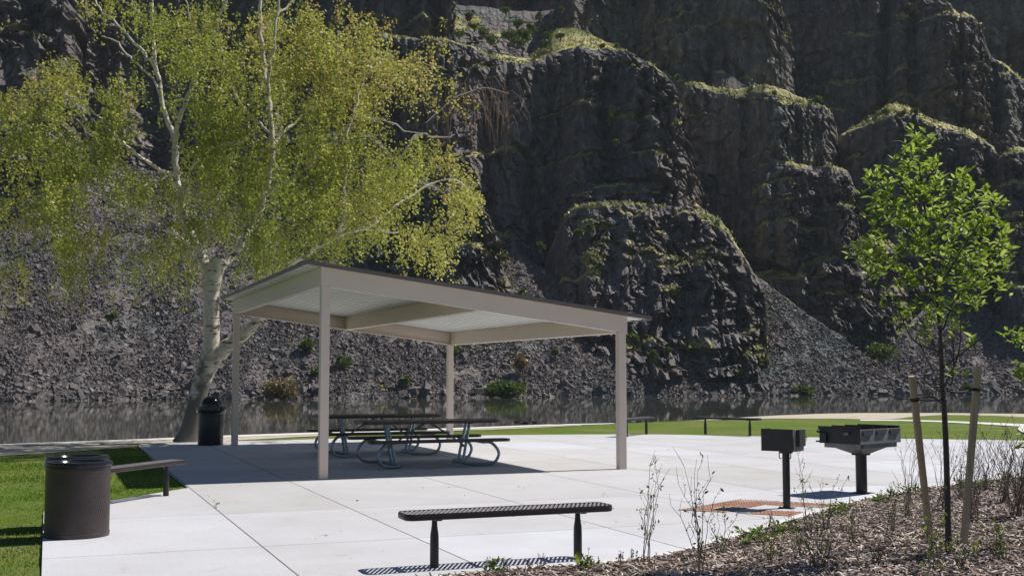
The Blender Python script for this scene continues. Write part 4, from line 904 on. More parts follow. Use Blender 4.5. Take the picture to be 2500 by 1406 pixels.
# rust red domed pavers round the small grill
pv = MB(); bm_quads = [[(1655, 1245), (1805, 1219), (1906, 1224), (1772, 1251)], [(1872, 1232), (1915, 1224.5), (2060, 1233), (2015, 1239.5)], [(1800, 1252.5), (1880, 1246), (1962, 1250), (1930, 1260)]]
for qd in bm_quads:
    P = [gnd(x, y, 0) for x, y in qd]
    P = [(p.x, p.y) for p in P]
    a = sum(P[i][0] * P[(i+1) % 4][1] - P[(i+1) % 4][0] * P[i][1] for i in range(4))
    if a < 0: P = P[::-1]
    pv.prism(P, -0.05, 0.006)
    nu = max(2, int(math.dist(P[0], P[1]) / 0.06)); nv = max(2, int(math.dist(P[1], P[2]) / 0.06))
    for i in range(nu):
        for j in range(nv):
            u, v = (i + 0.5) / nu, (j + 0.5) / nv
            x = (P[0][0]*(1-u) + P[1][0]*u) * (1-v) + (P[3][0]*(1-u) + P[2][0]*u) * v; y = (P[0][1]*(1-u) + P[1][1]*u) * (1-v) + (P[3][1]*(1-u) + P[2][1]*u) * v
            pv.lathe([(0.014, 0.005), (0.009, 0.012)], 6, (x, y, 0))
tag(pv.build('paver_pads', M['brick']), 'rust red domed pavers set in the concrete round the small grill', 'pavers')
# ------------------------------------------------------------------ trees
def skel(pts, Y=26.5):                         # (px, py, width px, dY) -> world points and radii
    P = [at(p[0], p[1], Y + (p[3] if len(p) > 3 else 0)) for p in pts]; r = [p[2] * (1.0 if p[2] > 25 else 0.82) * Y / F / 2 for p in pts]
    return P, r
def limb(mb, P, r, seg=10, n=5, wob=0.0, rg=rng):
    Q = smooth_pts(P, n); k = len(P) - 1
    rr = [np.interp(i / (len(Q) - 1) * k, range(len(r)), r) for i in range(len(Q))]
    if wob:
        Q = [Q[0]] + [q + Vector(rg.normal(size=3) * wob) for q in Q[1:]]
    mb.tube(Q, rr, seg); return Q
birch = empty('birch_tree', at(458, 1080, 26.6).xy.to_3d(), 0, 'big white barked birch with drooping yellow green leaves beside the lake behind the shelter', 'tree')
bo = Vector(birch.location)
tk = MB(); BR = []
trunk = [(452, 1086, 64), (462, 1060, 50), (474, 1010, 44), (488, 950, 42), (502, 905, 46), (512, 870, 46), (516, 830, 40), (516, 770, 38), (515, 720, 40), (520, 680, 44), (528, 650, 42), (536, 632, 34)]
P, r = skel(trunk); limb(tk, P, r, 18)
main = [
 [(500, 915, 30), (530, 870, 36), (562, 838, 34), (592, 818, 30), (618, 795, 26, -.2), (640, 765, 22, -.5), (668, 715, 18, -.9), (705, 655, 15, -1.2), (760, 610, 12, -1.5), (830, 575, 9, -1.8), (900, 560, 6, -2.2), (970, 575, 4, -2.4)],
 [(518, 740, 26), (512, 700, 26), (505, 655, 26), (488, 610, 26, .2), (462, 560, 24, .3), (446, 510, 22, .4), (434, 450, 21, .4), (428, 400, 20, .4), (426, 355, 19, .5), (412, 300, 15, .6), (396, 250, 14, .6), (386, 190, 13, .6), (378, 140, 12, .6), (372, 60, 11, .7), (373, -40, 9, .8), (372, -120, 7, .8)],
 [(426, 360, 14, .5), (432, 320, 15, .3), (446, 270, 14, 0), (466, 220, 12, -.2), (486, 170, 11, -.4), (505, 120, 10, -.5), (528, 60, 9, -.7), (556, -10, 7, -.9), (580, -90, 5, -1)],
 [(532, 650, 30), (562, 630, 24, .3), (592, 590, 22, .5), (622, 540, 21, .8), (642, 490, 20, .9), (655, 430, 19, 1), (664, 360, 17, 1), (660, 290, 15, 1), (652, 220, 15, 1), (645, 150, 13, 1), (638, 70, 12, 1), (632, -20, 10, 1), (628, -110, 8, 1)],
 [(654, 235, 11, 1), (658, 180, 10, .8), (666, 110, 9, .6), (678, 30, 8, .5), (686, -60, 6, .4)],
 [(490, 610, 14, .2), (455, 590, 13, -.2), (410, 560, 11, -.6), (365, 535, 10, -1), (318, 515, 9, -1.2), (250, 480, 8, -1.4), (188, 460, 6, -1.6), (120, 470, 5, -1.8), (50, 500, 3, -2)],
 [(434, 432, 12, .4), (400, 418, 11, 0), (360, 395, 10, -.4), (320, 365, 9, -.8), (283, 335, 8, -1), (250, 300, 7, -1.2), (222, 268, 5, -1.4), (170, 235, 4, -1.6), (100, 220, 3, -1.8)],
 [(392, 200, 9, .6), (366, 150, 9, .8), (330, 105, 8, 1), (287, 58, 7, 1.2), (245, 20, 6, 1.4), (225, -30, 4, 1.5)],
 [(398, 255, 8, .6), (380, 205, 7, .9), (350, 165, 7, 1.1), (318, 140, 6, 1.3), (285, 105, 5, 1.5), (250, 88, 3, 1.6)],
 [(448, 480, 10, .4), (470, 410, 9, -.2), (505, 375, 8, -.8), (540, 352, 6, -1.2), (590, 350, 4, -1.6)],
 [(646, 478, 12, .9), (700, 440, 10, 0), (760, 400, 8, -.6), (820, 330, 7, -1), (880, 290, 6, -1.4), (950, 300, 4, -1.8), (1030, 330, 3, -2)],
 [(800, 592, 10, -1.6), (838, 545, 10, -1.8), (842, 490, 9, -1.8), (845, 430, 9, -1.8), (843, 370, 9, -1.8), (850, 320, 7, -1.7), (870, 250, 6, -1.6), (900, 180, 4, -1.6), (950, 120, 3, -1.6)],
 [(845, 376, 5, -1.8), (865, 345, 4, -2), (900, 330, 3, -2.3)],
 [(664, 360, 10, 1), (720, 300, 8, 1.6), (790, 240, 7, 2), (860, 190, 5, 2.2), (930, 160, 4, 2.4), (1010, 150, 3, 2.6), (1090, 170, 2, 2.6)],
 [(720, 640, 9, -1.2), (790, 600, 8, -.6), (880, 520, 8, 0), (950, 440, 7, .4), (1000, 350, 8, .6), (1022, 328, 7, .7), (1060, 335, 5, .7), (1110, 332, 3, .8)],
 [(900, 560, 6, -2.2), (970, 500, 6, -1.5), (1040, 455, 5, -1), (1100, 440, 4, -.8), (1150, 465, 3, -.6)],
 [(505, 650, 8, 0), (450, 610, 7, .8), (390, 590, 6, 1.5), (320, 570, 5, 2), (250, 590, 4, 2.4)],
 [(640, 80, 8, 1), (700, 20, 7, 1.5), (760, -30, 5, 2), (830, -60, 4, 2.3)],
 [(505, 120, 6, -.5), (470, 60, 5, -1.2), (450, -10, 4, -1.8)],
 [(430, 420, 9, .5), (380, 440, 7, 1.5), (300, 430, 6, 2.3), (200, 400, 5, 2.9), (80, 390, 3, 3.3)],
 [(664, 330, 8, 1), (600, 270, 7, 1.8), (560, 200, 5, 2.4), (540, 120, 4, 2.8)],
 [(1040, 300, 3, .8), (1110, 240, 3, .9), (1180, 215, 2, 1.0), (1240, 230, 1.5, 1.1)],
]
for b_ in main:
    P, r = skel(b_); Q = limb(tk, P, r, 9, 4, 0.02); BR.append(Q)
me_ = tk.build('trunk', M['birch'], birch, smooth=True)
me_.location = -bo
# darker bark low on the trunk where it is old
zz = np.array([v.co.z for v in me_.data.vertices]); xx = np.array([v.co.x for v in me_.data.vertices])
a = me_.data.attributes.new('dark', 'FLOAT', 'POINT'); a.data.foreach_set('value', np.clip((2.0 - zz) / 2.6, 0, 0.75).astype(np.float32))
# leaf cover: clumps placed where the crown has mass, hanging twigs with small leaves
CR = [  # (px, py, rx, ry, weight, droop metres, hue)
 (70, 190, 110, 60, 1.0, 0.8, .6), (200, 215, 110, 60, 1.0, 0.8, .55), (330, 250, 70, 60, .5, .7, .5), (60, 330, 120, 80, 1.3, 1.0, .45), (190, 360, 110, 80, 1.2, 1.0, .35), (330, 330, 60, 60, .7, .8, .3),
 (90, 460, 120, 70, 1.2, 1.2, .45), (250, 450, 100, 60, .9, 1.0, .35), (370, 470, 80, 60, .8, .9, .3), (330, 590, 120, 45, .6, 1.3, .35), (200, 560, 100, 50, .75, 1.4, .45), (40, 620, 50, 50, .5, 1.8, .45), (160, 640, 60, 40, .35, 1.6, .5),
 (420, 640, 70, 50, .6, 1.2, .35), (480, 300, 80, 90, 1.0, .9, .3), (560, 330, 90, 110, .95, 1.0, .35), (520, 470, 90, 90, 1.2, 1.0, .3), (610, 420, 80, 110, 1.1, 1.0, .3), (470, 540, 60, 60, .8, .9, .3), (590, 560, 90, 60, 1.1, .9, .35),
 (430, 40, 120, 60, 1.1, .9, .4), (560, 70, 100, 80, 1.2, .9, .45), (300, 30, 90, 40, .6, .7, .5), (700, 90, 110, 90, 1.3, .9, .6), (600, 190, 100, 80, .9, .9, .45), (820, 70, 90, 70, 1.0, .9, .85), (740, 200, 100, 90, 1.3, 1.0, .55),
 (860, 190, 110, 80, 1.3, 1.0, .8), (980, 170, 90, 60, 1.1, .9, .75), (1050, 150, 60, 50, .6, .7, .75), (1060, 240, 60, 50, .45, .8, .85), (760, 330, 110, 90, 1.05, 1.0, .4), (700, 440, 90, 80, 1.05, 1.0, .3), (800, 450, 90, 80, 1.3, 1.0, .4),
 (900, 370, 100, 80, 1.0, 1.0, .6), (960, 450, 100, 70, 1.3, 1.0, .6), (1050, 400, 70, 60, 1.1, .9, .65), (1090, 460, 60, 40, 1.2, 1.2, .7), (1140, 470, 32, 24, 1.6, .9, .75), (900, 540, 100, 50, 1.2, 1.0, .5), (1030, 540, 70, 40, .9, 1.2, .6), (1085, 560, 35, 50, 1.3, 1.0, .65),
 (760, 560, 110, 60, 1.4, .8, .3), (680, 610, 90, 50, 1.3, .7, .3), (620, 650, 60, 30, .8, .5, .35), (840, 600, 70, 40, .8, .7, .45), (500, 140, 80, 60, .8, .9, .5), (20, 500, 40, 50, .7, 1.5, .4), (650, 720, 60, 14, 0.0, .3, .4),
 (1130, 225, 60, 40, .14, .5, 1.0), (420, 190, 50, 60, .5, .8, .35), (900, 60, 40, 50, .5, .8, .9)]
org, dd_, hue = [], [], []
tw = MB()
for cx_, cy_, rx, ry, wt, dr, hu in CR:
    nt_ = int(rx * ry * wt / 68); subs = []
    for _ in range(max(2, int(rx * ry * wt / 900))):
        a, q = rng.uniform(0, 2 * math.pi), math.sqrt(rng.random()); subs.append((cx_ + rx * q * math.cos(a), cy_ + ry * q * math.sin(a), 25.7 + rng.normal() * 1.4, rng.normal() * .12))
    for _ in range(nt_):
        sx, sy, sY, sh_ = subs[rng.integers(len(subs))]
        px, py, Yd = sx + rng.normal() * 23, sy + rng.normal() * 17, sY + rng.normal() * .35
        if (min(abs(px - 430), abs(px - 655)) < 22 or (py > 380 and abs(px - 540) < 40)) and Yd < 27.2: Yd = 27.4 + rng.random() * 1.5
        p = at(px, py, Yd); L = dr * rng.uniform(0.35, 1.1)
        az = rng.uniform(0, 2 * math.pi); out = Vector((math.cos(az), math.sin(az), 0)) * rng.uniform(0.1, 0.45) * L
        nl = int(21 * L / 0.8 * rng.uniform(0.7, 1.4)) + 4
        hh = hu + sh_ + rng.normal() * 0.10
        pts = []
        for k in range(5):
            t = k / 4; pts.append(p + out * t + Vector((0, 0, 0.10 * math.sin(t * 2.2) - L * t * t * 0.85)))
        if rng.random() < 0.5: tw.tube(pts, [0.006, 0.005, 0.004, 0.003, 0.002], 3, cap=False)
        for _k in range(nl):
            t = rng.random() ** 0.8 * 4; i = min(int(t), 3); u = t - i
            w_ = pts[i].lerp(pts[i + 1], u)
            org.append((w_.x + rng.normal() * .045, w_.y + rng.normal() * .045, w_.z + rng.normal() * .045)); hue.append(hh * .97 + rng.normal() * .12)
org = np.array(org) - np.array(bo)[None]
X, Y, Z = rand_axes(len(org), up=np.array([0.25, 0.0, -0.5]), spread=0.8)
V, Fc = scatter([(0, 0, 0), (0.36, 0, 0.45), (0, 0.05, 1), (-0.36, 0, 0.45)], [(0, 1, 2, 3)], org, X, Y, Z, rng.uniform(0.045, 0.085, len(org)))
print('birch leaves', len(org))
np_mesh('crown', V, Fc, M['birchleaf'], birch, attrs={'rnd': np.repeat(np.clip(hue, 0, 1), 4)})
o = tw.build('twigs', M['limb'], birch); o.location = -bo
# long bare hanging twigs at the right edge and the lower left
hb = MB()
for _ in range(220):
    if rng.random() < 0.62: px, py = rng.uniform(1060, 1260), rng.uniform(190, 290)
    else: px, py = rng.uniform(20, 420), rng.uniform(500, 640)
    p = at(px, py, 26.5 + rng.normal()); L = rng.uniform(0.3, 1.0); s_ = rng.uniform(-.3, .5)
    hb.tube([p, p + Vector((s_ * .4, 0, .05)), p + Vector((s_ * .8, 0, -L * .3)), p + Vector((s_, 0, -L))], [.006, .005, .004, .002], 3, cap=False)
o = hb.build('bare_twigs', M['limb'], birch); o.location = -bo

# ------------------------------------------------------------------ staked sapling
YS = 9.0
sb = at(2317, 1357, YS); sb.z = float(bed_z(sb.x, sb.y))
sap = empty('sapling', sb, 0, 'young tree with bright green leaves tied between two wooden stakes', 'tree')
tk = MB()
def sp(px, py, dy=0.0): return at(px, py, YS + dy) - sb
tr = [(2317, 1362, 17), (2314, 1250, 15), (2310, 1100, 14), (2304, 975, 13), (2300, 940, 13), (2299, 900, 11), (2296, 820, 9), (2288, 740, 8), (2278, 640, 7), (2262, 540, 6), (2248, 440, 5), (2238, 360, 4), (2232, 310, 3)]
Q = smooth_pts([sp(a, b_) for a, b_, _ in tr], 4); rr = [np.interp(i / (len(Q) - 1) * (len(tr) - 1), range(len(tr)), [c * YS / F / 2 for _, _, c in tr]) for i in range(len(Q))]
tk.tube(Q, rr, 12); tk.build('trunk', M['sapbark'], sap, smooth=True)
br = [
 [(2302, 985, 0), (2270, 968, -.03), (2215, 975, -.06), (2150, 962, -.1)], [(2300, 950), (2278, 905, .1), (2255, 860, .15), (2240, 820, .2)], [(2304, 945), (2335, 880, -.1), (2345, 830, -.15), (2350, 760, -.2), (2395, 700, -.25)],
 [(2304, 960), (2325, 930, .1), (2328, 860, .12), (2322, 800, .15)], [(2298, 880), (2260, 800, .2), (2210, 730, .3), (2170, 660, .35), (2120, 600, .4)], [(2296, 820), (2330, 740, .2), (2370, 660, .3), (2420, 600, .3), (2450, 540, .3)],
 [(2290, 760), (2250, 690, -.2), (2190, 620, -.3), (2130, 560, -.35)], [(2286, 720), (2330, 640, -.2), (2380, 560, -.3), (2420, 500, -.3)], [(2278, 640), (2220, 560, .2), (2170, 500, .25), (2140, 440, .3)], [(2270, 600), (2320, 520, .2), (2350, 450, .25), (2350, 410, .25)],
 [(2258, 520), (2200, 450, -.2), (2160, 420, -.25)], [(2250, 460), (2290, 400, -.1), (2295, 380, -.1)], [(2244, 400), (2205, 350, .1), (2180, 345, .1)], [(2300, 900), (2365, 850, -.2), (2420, 800, -.3), (2440, 740, -.3)],
 [(2300, 930), (2350, 900, .1), (2385, 895, .2)], [(2296, 860), (2230, 830, -.1), (2195, 760, -.2), (2180, 735, -.2)], [(2301, 960), (2265, 935, .05), (2245, 915, .1)]]
lo_, ld_ = [], []
bm_ = MB()
for b_ in br:
    P = smooth_pts([sp(p[0], p[1], p[2] if len(p) > 2 else 0) for p in b_], 5); bm_.tube(P, [0.008 - 0.0055 * i / len(P) for i in range(len(P))], 5)
bm_.build('branches', M['sapbark'], sap, smooth=True)
SCR = [(2245, 330, 34, 30, 16), (2225, 375, 48, 34, 20), (2250, 420, 52, 36, 24), (2285, 390, 22, 18, 7), (2150, 430, 38, 26, 17), (2205, 450, 46, 36, 24), (2350, 430, 30, 30, 15), (2300, 470, 56, 40, 30), (2375, 475, 46, 30, 21), (2420, 500, 26, 22, 10), (2150, 500, 40, 28, 17), (2165, 525, 40, 26, 13),
       (2220, 520, 50, 36, 26), (2290, 540, 60, 40, 34), (2370, 540, 50, 36, 28), (2430, 545, 34, 26, 13), (2455, 575, 24, 20, 9), (2110, 590, 34, 26, 15), (2160, 600, 50, 34, 24), (2225, 600, 44, 34, 20), (2300, 610, 50, 34, 22), (2370, 610, 48, 34, 24), (2430, 620, 42, 34, 22), (2095, 600, 26, 24, 8), (2130, 640, 34, 28, 14), (2190, 660, 50, 34, 22), (2260, 680, 50, 32, 20), (2330, 670, 46, 30, 20), (2400, 670, 46, 30, 20), (2450, 690, 26, 20, 6), (2380, 720, 36, 22, 10), (2240, 740, 55, 28, 15), (2300, 750, 45, 28, 13), (2170, 720, 20, 20, 4), (2190, 770, 16, 14, 3), (2280, 790, 34, 20, 7), (2225, 800, 24, 20, 4), (2340, 790, 26, 20, 5), (2370, 830, 20, 10, 3), (2330, 900, 14, 10, 3), (2350, 740, 30, 18, 5)]
tips = []
for cx_, cy_, rx, ry, c in SCR:
    for _ in range(int(c * 1.0)):
        a, q = rng.uniform(0, 6.283), math.sqrt(rng.random()); tips.append((cx_ + rx * q * math.cos(a), cy_ + ry * q * math.sin(a), rng.normal() * 0.26))
tb = MB()
for (px, py, dy) in tips:
    p = sp(px, py, dy); d = Vector((rng.normal() * .5, rng.normal() * .5, 1)).normalized(); L = rng.uniform(0.05, 0.14)
    tb.tube([p - d * L, p], [0.0022, 0.0012], 3, cap=False)
    for k in range(rng.integers(3, 8)):
        lo_.append(p - d * L * rng.random()); a = rng.uniform(0, 6.283)
        ld_.append(Vector((math.cos(a), math.sin(a), rng.uniform(-.25, .8))) + d * .35)
tb.build('twigs', M['sapbark'], sap)
def leafset(name, mat_, parent, org, dirs, size, hue=None, wid=0.34):
    org = np.array([tuple(o) for o in org]); Zd = np.array([tuple(d) for d in dirs]); Zd /= np.linalg.norm(Zd, axis=1, keepdims=True)
    A = np.tile([[0, 0, 1.0]], (len(org), 1)) + rng.normal(size=(len(org), 3)) * 0.45
    X = np.cross(Zd, A); X /= np.linalg.norm(X, axis=1, keepdims=True); Y = np.cross(Zd, X)
    tv = [(0, 0, 0), (wid * .5, -.08, .25), (wid * .55, -.08, .55), (0, .06, 1), (-wid * .55, -.08, .55), (-wid * .5, -.08, .25), (0, .02, .28), (0, .04, .6)]
    tf = [(0, 1, 6, 6), (0, 6, 5, 5), (1, 2, 7, 6), (6, 7, 4, 5), (2, 3, 7, 7), (7, 3, 4, 4)]
    tft = [(0, 1, 6), (0, 6, 5), (1, 2, 7), (1, 7, 6), (6, 7, 4), (6, 4, 5), (2, 3, 7), (7, 3, 4)]
    V, Fc = scatter(tv, tft, org, X, Y, Zd, size)
    h = rng.random(len(org)) if hue is None else hue
    return np_mesh(name, V, Fc, mat_, parent, attrs={'rnd': np.repeat(h, 8)}, smooth=True)
leafset('crown', M['sapleaf'], sap, lo_, ld_, rng.uniform(0.04, 0.085, len(lo_)))
print('sapling leaves', len(lo_))
def stake(bpx, bpy, tpx, tpy, Yb, Yt, label):
    a = at(bpx, bpy, Yb); a.z = float(bed_z(a.x, a.y)) - 0.03; t_ = at(tpx, tpy, Yt)
    o = empty('tree_stake', a, 0, label, 'stake', 'stakes holding the sapling')
    d = (t_ - a); s1 = MB(); w_ = 0.029
    rings = []
    ax = d.normalized(); u = ax.cross(Vector((0, 1, 0))).normalized(); v = u.cross(ax)
    for q, f in ((0, 1.0), (0.5, 1.0), (0.985, 1.0), (1.0, 0.9)):
        c = d * q; rings.append([c + (u * math.cos(R(45 + 45 * k)) + v * math.sin(R(45 + 45 * k))) * w_ * f * (1.12 if k % 2 == 0 else 1.0) for k in range(8)])
    s1.loft(rings).build('post', M['wood'], o)
    return o, a, d
k1, a1, d1 = stake(2272, 1310, 2226, 918, 9.75, 9.45, 'left wooden stake leaning beside the sapling')
k2, a2, d2_ = stake(2352, 1340, 2388, 895, 9.35, 9.35, 'right wooden stake leaning beside the sapling')
for (k_, a_, d_, q, py, sgn) in ((k1, a1, d1, 0.865, 975, 1), (k2, a2, d2_, 0.872, 958, -1)):
    c = d_ * q; mb = MB(); ax = d_.normalized()
    u = ax.cross(Vector((0, 1, 0))).normalized(); v = u.cross(ax)
    mb.loft([[c + ax * z + (u * math.cos(R(30 * k)) + v * math.sin(R(30 * k))) * 0.036 for k in range(12)] for z in (-0.012, 0.012)])
    tp = at(2303, py - (0 if sgn > 0 else 4), YS) - a_
    mb.tube(smooth_pts([c + Vector((0.03 * sgn, 0, 0)), (c + tp) / 2 + Vector((0, 0, -0.012)), tp], 4), 0.007, 6)
    mb.tube([tp + Vector((0.022 * math.cos(R(a)), 0.022 * math.sin(R(a)), 0)) for a in range(0, 361, 45)], 0.006, 6)
    mb.build('strap', M['rubber'], k_)

# ------------------------------------------------------------------ branch of another young tree reaching in from the right
sb2 = at(2660, 1330, 9.2); sb2.z = float(bed_z(sb2.x, sb2.y))
s2 = empty('sapling', sb2, 0, 'leafy branch tips of another young tree reaching in at the right edge', 'tree')
def sq(px, py, dy=0.0): return at(px, py, 9.2 + dy) - sb2
MB().tube(smooth_pts([sq(2660, 1335), sq(2655, 1100), sq(2650, 900), sq(2640, 700), sq(2630, 500)], 4), [0.028 - 0.0013 * i for i in range(17)], 10).build('trunk', M['sapbark'], s2, smooth=True)
bb = MB(); lo_, ld_ = [], []
for pts in ([(2652, 960), (2580, 900), (2520, 850), (2465, 815)], [(2650, 1010), (2580, 960), (2510, 915), (2490, 900)], [(2645, 800), (2600, 700), (2560, 640), (2540, 580)], [(2640, 700), (2580, 600), (2560, 500)], [(2654, 1120), (2560, 1090), (2500, 1075)]):
    P = smooth_pts([sq(*p) for p in pts], 5); bb.tube(P, [0.009 - 0.007 * i / len(P) for i in range(len(P))], 5)
    for i, p in enumerate(P[len(P) // 2:]):
        for _ in range(9):
            lo_.append(p + Vector(rng.normal(size=3) * 0.035)); a = rng.uniform(0, 6.283); ld_.append(Vector((math.cos(a), math.sin(a), rng.uniform(-.2, .9))))
bb.build('branches', M['sapbark'], s2); leafset('crown', M['sapleaf'], s2, lo_, ld_, rng.uniform(0.045, 0.09, len(lo_)))

# ------------------------------------------------------------------ dry shrubs and weeds in the bed
def shrub(px, py, h, spread, nst, label, leaves=0, seeds=0, base_leaf=0, group=None, cat='shrub', rg=None, col=None, name='dry_shrub', tips_px=None, thick=1.0):
    rg = np.random.default_rng(int(px * 7 + py)) if rg is None else rg
    g = gnd(px, py, 0.1); g = gnd(px, py, float(bed_z(g.x, g.y))); g = gnd(px, py, float(bed_z(g.x, g.y)))
    if bed_d(g.x, g.y) < 0: g.z = 0.0
    r = empty(name, (g.x, g.y, g.z - 0.01), 0, label, cat, group)
    st = MB(); lo, ld, so, sdr = [], [], [], []
    for s in range(nst):
        a = rg.uniform(0, 6.283); lean = spread * rg.uniform(0.1, 1.0); hh = h * rg.uniform(0.55, 1.0)
        if tips_px is not None:
            tpx, tpy = tips_px[s % len(tips_px)]; e_ = at(tpx, tpy, g.y + rg.normal() * 0.05) - Vector(r.location)
        else: e_ = Vector((math.cos(a) * lean, math.sin(a) * lean * 0.7, hh))
        k = 7; P = []
        bx_, by_ = rg.normal() * 0.03, rg.normal() * 0.03
        wig = rg.normal(size=(k + 1, 2)) * 0.012 * h / 0.5
        for i in range(k + 1):
            t = i / k; P.append(Vector((bx_ * (1 - t) + e_.x * (t ** 1.3) + wig[i][0] * t, by_ * (1 - t) + e_.y * t ** 1.3 + wig[i][1] * t, e_.z * t)))
        st.tube(P, [0.0042 * thick * (1 - 0.75 * i / k) for i in range(k + 1)], 4, cap=False)
        for i in range(2, k + 1):
            if rg.random() < 0.7:
                a2_ = rg.uniform(0, 6.283); L = h * rg.uniform(0.06, 0.22); q = P[i] + Vector((math.cos(a2_) * L * .6, math.sin(a2_) * L * .4, L)); mdl = (P[i] + q) / 2 + Vector(rg.normal(size=3) * 0.01)
                st.tube([P[i], mdl, q], [0.0022 * thick, 0.0018 * thick, 0.001 * thick], 3, cap=False)
                if rg.random() < leaves: 
                    for _ in range(rg.integers(2, 5)): lo.append(q + Vector(rg.normal(size=3) * .012)); ld.append(Vector(rg.normal(size=3)) + Vector((0, 0, .6)))
                if rg.random() < seeds:
                    for w_ in range(rg.integers(3, 8)): so.append(mdl.lerp(q, rg.uniform(0.2, 1.1)) + Vector(rg.normal(size=3) * .004)); sdr.append(Vector(rg.normal(size=3) * .5) + Vector((0, 0, 1)))
            if rg.random() < leaves * 0.5: 
                for _ in range(3): lo.append(P[i] + Vector(rg.normal(size=3) * .015)); ld.append(Vector(rg.normal(size=3)) + Vector((0, 0, .4)))
    for _ in range(base_leaf):
        a = rg.uniform(0, 6.283); q = abs(rg.normal()) * spread * 0.8
        lo.append(Vector((math.cos(a) * q, math.sin(a) * q, rg.uniform(0.0, 0.10)))); ld.append(Vector((math.cos(a), math.sin(a), rg.uniform(0.1, 1.4))))
    st.build('stems', M['twig'], r)
    if lo: leafset('leaves', M['weed'], r, lo, ld, rg.uniform(0.018, 0.042, len(lo)) * (1 if base_leaf < 20 else 1.7), wid=0.42)
    if so: leafset('seed_heads', M['dryleaf'], r, so, sdr, rg.uniform(0.008, 0.018, len(so)), wid=0.5)
    return r
DG = 'dry twiggy shrubs in the planting bed'
shrub(1580, 1378, 0.75, 0.12, 5, 'tall thin stemmed shrub with a dark seed spike beside the right front post', leaves=.55, seeds=.7, group=DG, tips_px=[(1604, 1120), (1590, 1100), (1612, 1150), (1570, 1220), (1596, 1180)])
shrub(1718, 1400, 0.8, 0.3, 7, 'bare branching shrub in front of the rust red pavers', leaves=.35, seeds=.3, group=DG, tips_px=[(1632, 1205), (1668, 1140), (1690, 1120), (1725, 1170), (1740, 1225), (1655, 1180), (1700, 1150)])
shrub(1760, 1352, 0.4, 0.15, 5, 'small wispy shrub with tiny green leaves left of the small grill', leaves=.6, seeds=.5, group=DG, tips_px=[(1722, 1265), (1750, 1270), (1790, 1275), (1770, 1262), (1742, 1280)])
shrub(1962, 1300, 0.8, 0.08, 3, 'two slender stems with dark seed heads right against the small grill post', leaves=.25, seeds=1.0, group=DG, tips_px=[(1946, 1105), (1954, 1108), (1950, 1190)])
shrub(2015, 1290, 0.45, 0.3, 7, 'wispy dry shrub in front of the triple grill shadow', leaves=.3, seeds=.4, group=DG, tips_px=[(1980, 1195), (1998, 1170), (2035, 1180), (2050, 1195), (2010, 1215), (1975, 1230), (2060, 1215)])
shrub(2000, 1390, 0.45, 0.3, 9, 'low dry shrub at the bottom edge of the wood chips below the small grill', leaves=.35, group=DG, seeds=.2)
shrub(1950, 1360, 0.38, 0.2, 7, 'low dry shrub on the wood chips below the rust red pavers', leaves=.3, group=DG)
shrub(2215, 1262, 0.9, 0.2, 8, 'tall bare stems just left of the left stake', group=DG, seeds=.5, tips_px=[(2205, 1075), (2222, 1085), (2240, 1080), (2195, 1100), (2250, 1110), (2270, 1090), (2230, 1060), (2212, 1120)])
shrub(2300, 1250, 0.7, 0.3, 9, 'bare stems seen behind the sapling trunk', group=DG, seeds=.5, tips_px=[(2282, 1080), (2262, 1095), (2295, 1070), (2330, 1080), (2345, 1100), (2275, 1130), (2325, 1120), (2335, 1075), (2350, 1090)])
shrub(2380, 1268, 0.75, 0.35, 22, 'grey bushy dry shrub right behind the right stake', group=DG, seeds=.6, thick=0.8)
shrub(2452, 1225, 0.8, 0.35, 20, 'dense bare shrub left of the darkest one at the right edge', group=DG, seeds=.6)
shrub(2486, 1262, 0.95, 0.4, 26, 'dark dense bare shrub at the right edge of the bed', group=DG, seeds=.7, thick=1.2)
shrub(2410, 1200, 0.7, 0.3, 16, 'bare stems at the back edge of the bed right of the right stake', group=DG, seeds=.5)
shrub(2500, 1190, 0.75, 0.3, 18, 'bare stems at the back of the bed at the far right', group=DG, seeds=.5)
shrub(2275, 1395, 0.9, 0.12, 7, 'leafy thin stems climbing in front of the left stake', leaves=.8, group=DG, tips_px=[(2262, 1240), (2280, 1290), (2258, 1320), (2290, 1350), (2268, 1270), (2240, 1380), (2300, 1380)])
for i, (px, py, h, n_, lb_) in enumerate([(2145, 1380, .25, 6, 'small dry twigs on the chips left of the left stake'), (2080, 1330, .35, 6, 'thin dry shrub midway between the small grill and the left stake'), (2440, 1370, .3, 7, 'low leafy sprig on the chips right of the right stake'), (2350, 1395, .25, 6, 'bright sprig at the foot of the sapling'),
        (1885, 1380, .3, 6, 'low twigs on the chips at the bottom, left of the lowest shrub'), (2180, 1300, .5, 7, 'tall thin twigs left of the left stake base'), (2345, 1215, .55, 10, 'bare stems between the sapling trunk and the right stake')]):
    shrub(px, py, h, 0.15, n_, lb_, leaves=.6 if 'sprig' in lb_ else .25, group=DG, seeds=.3)
WG = 'green leafy weeds along the edge of the bed'
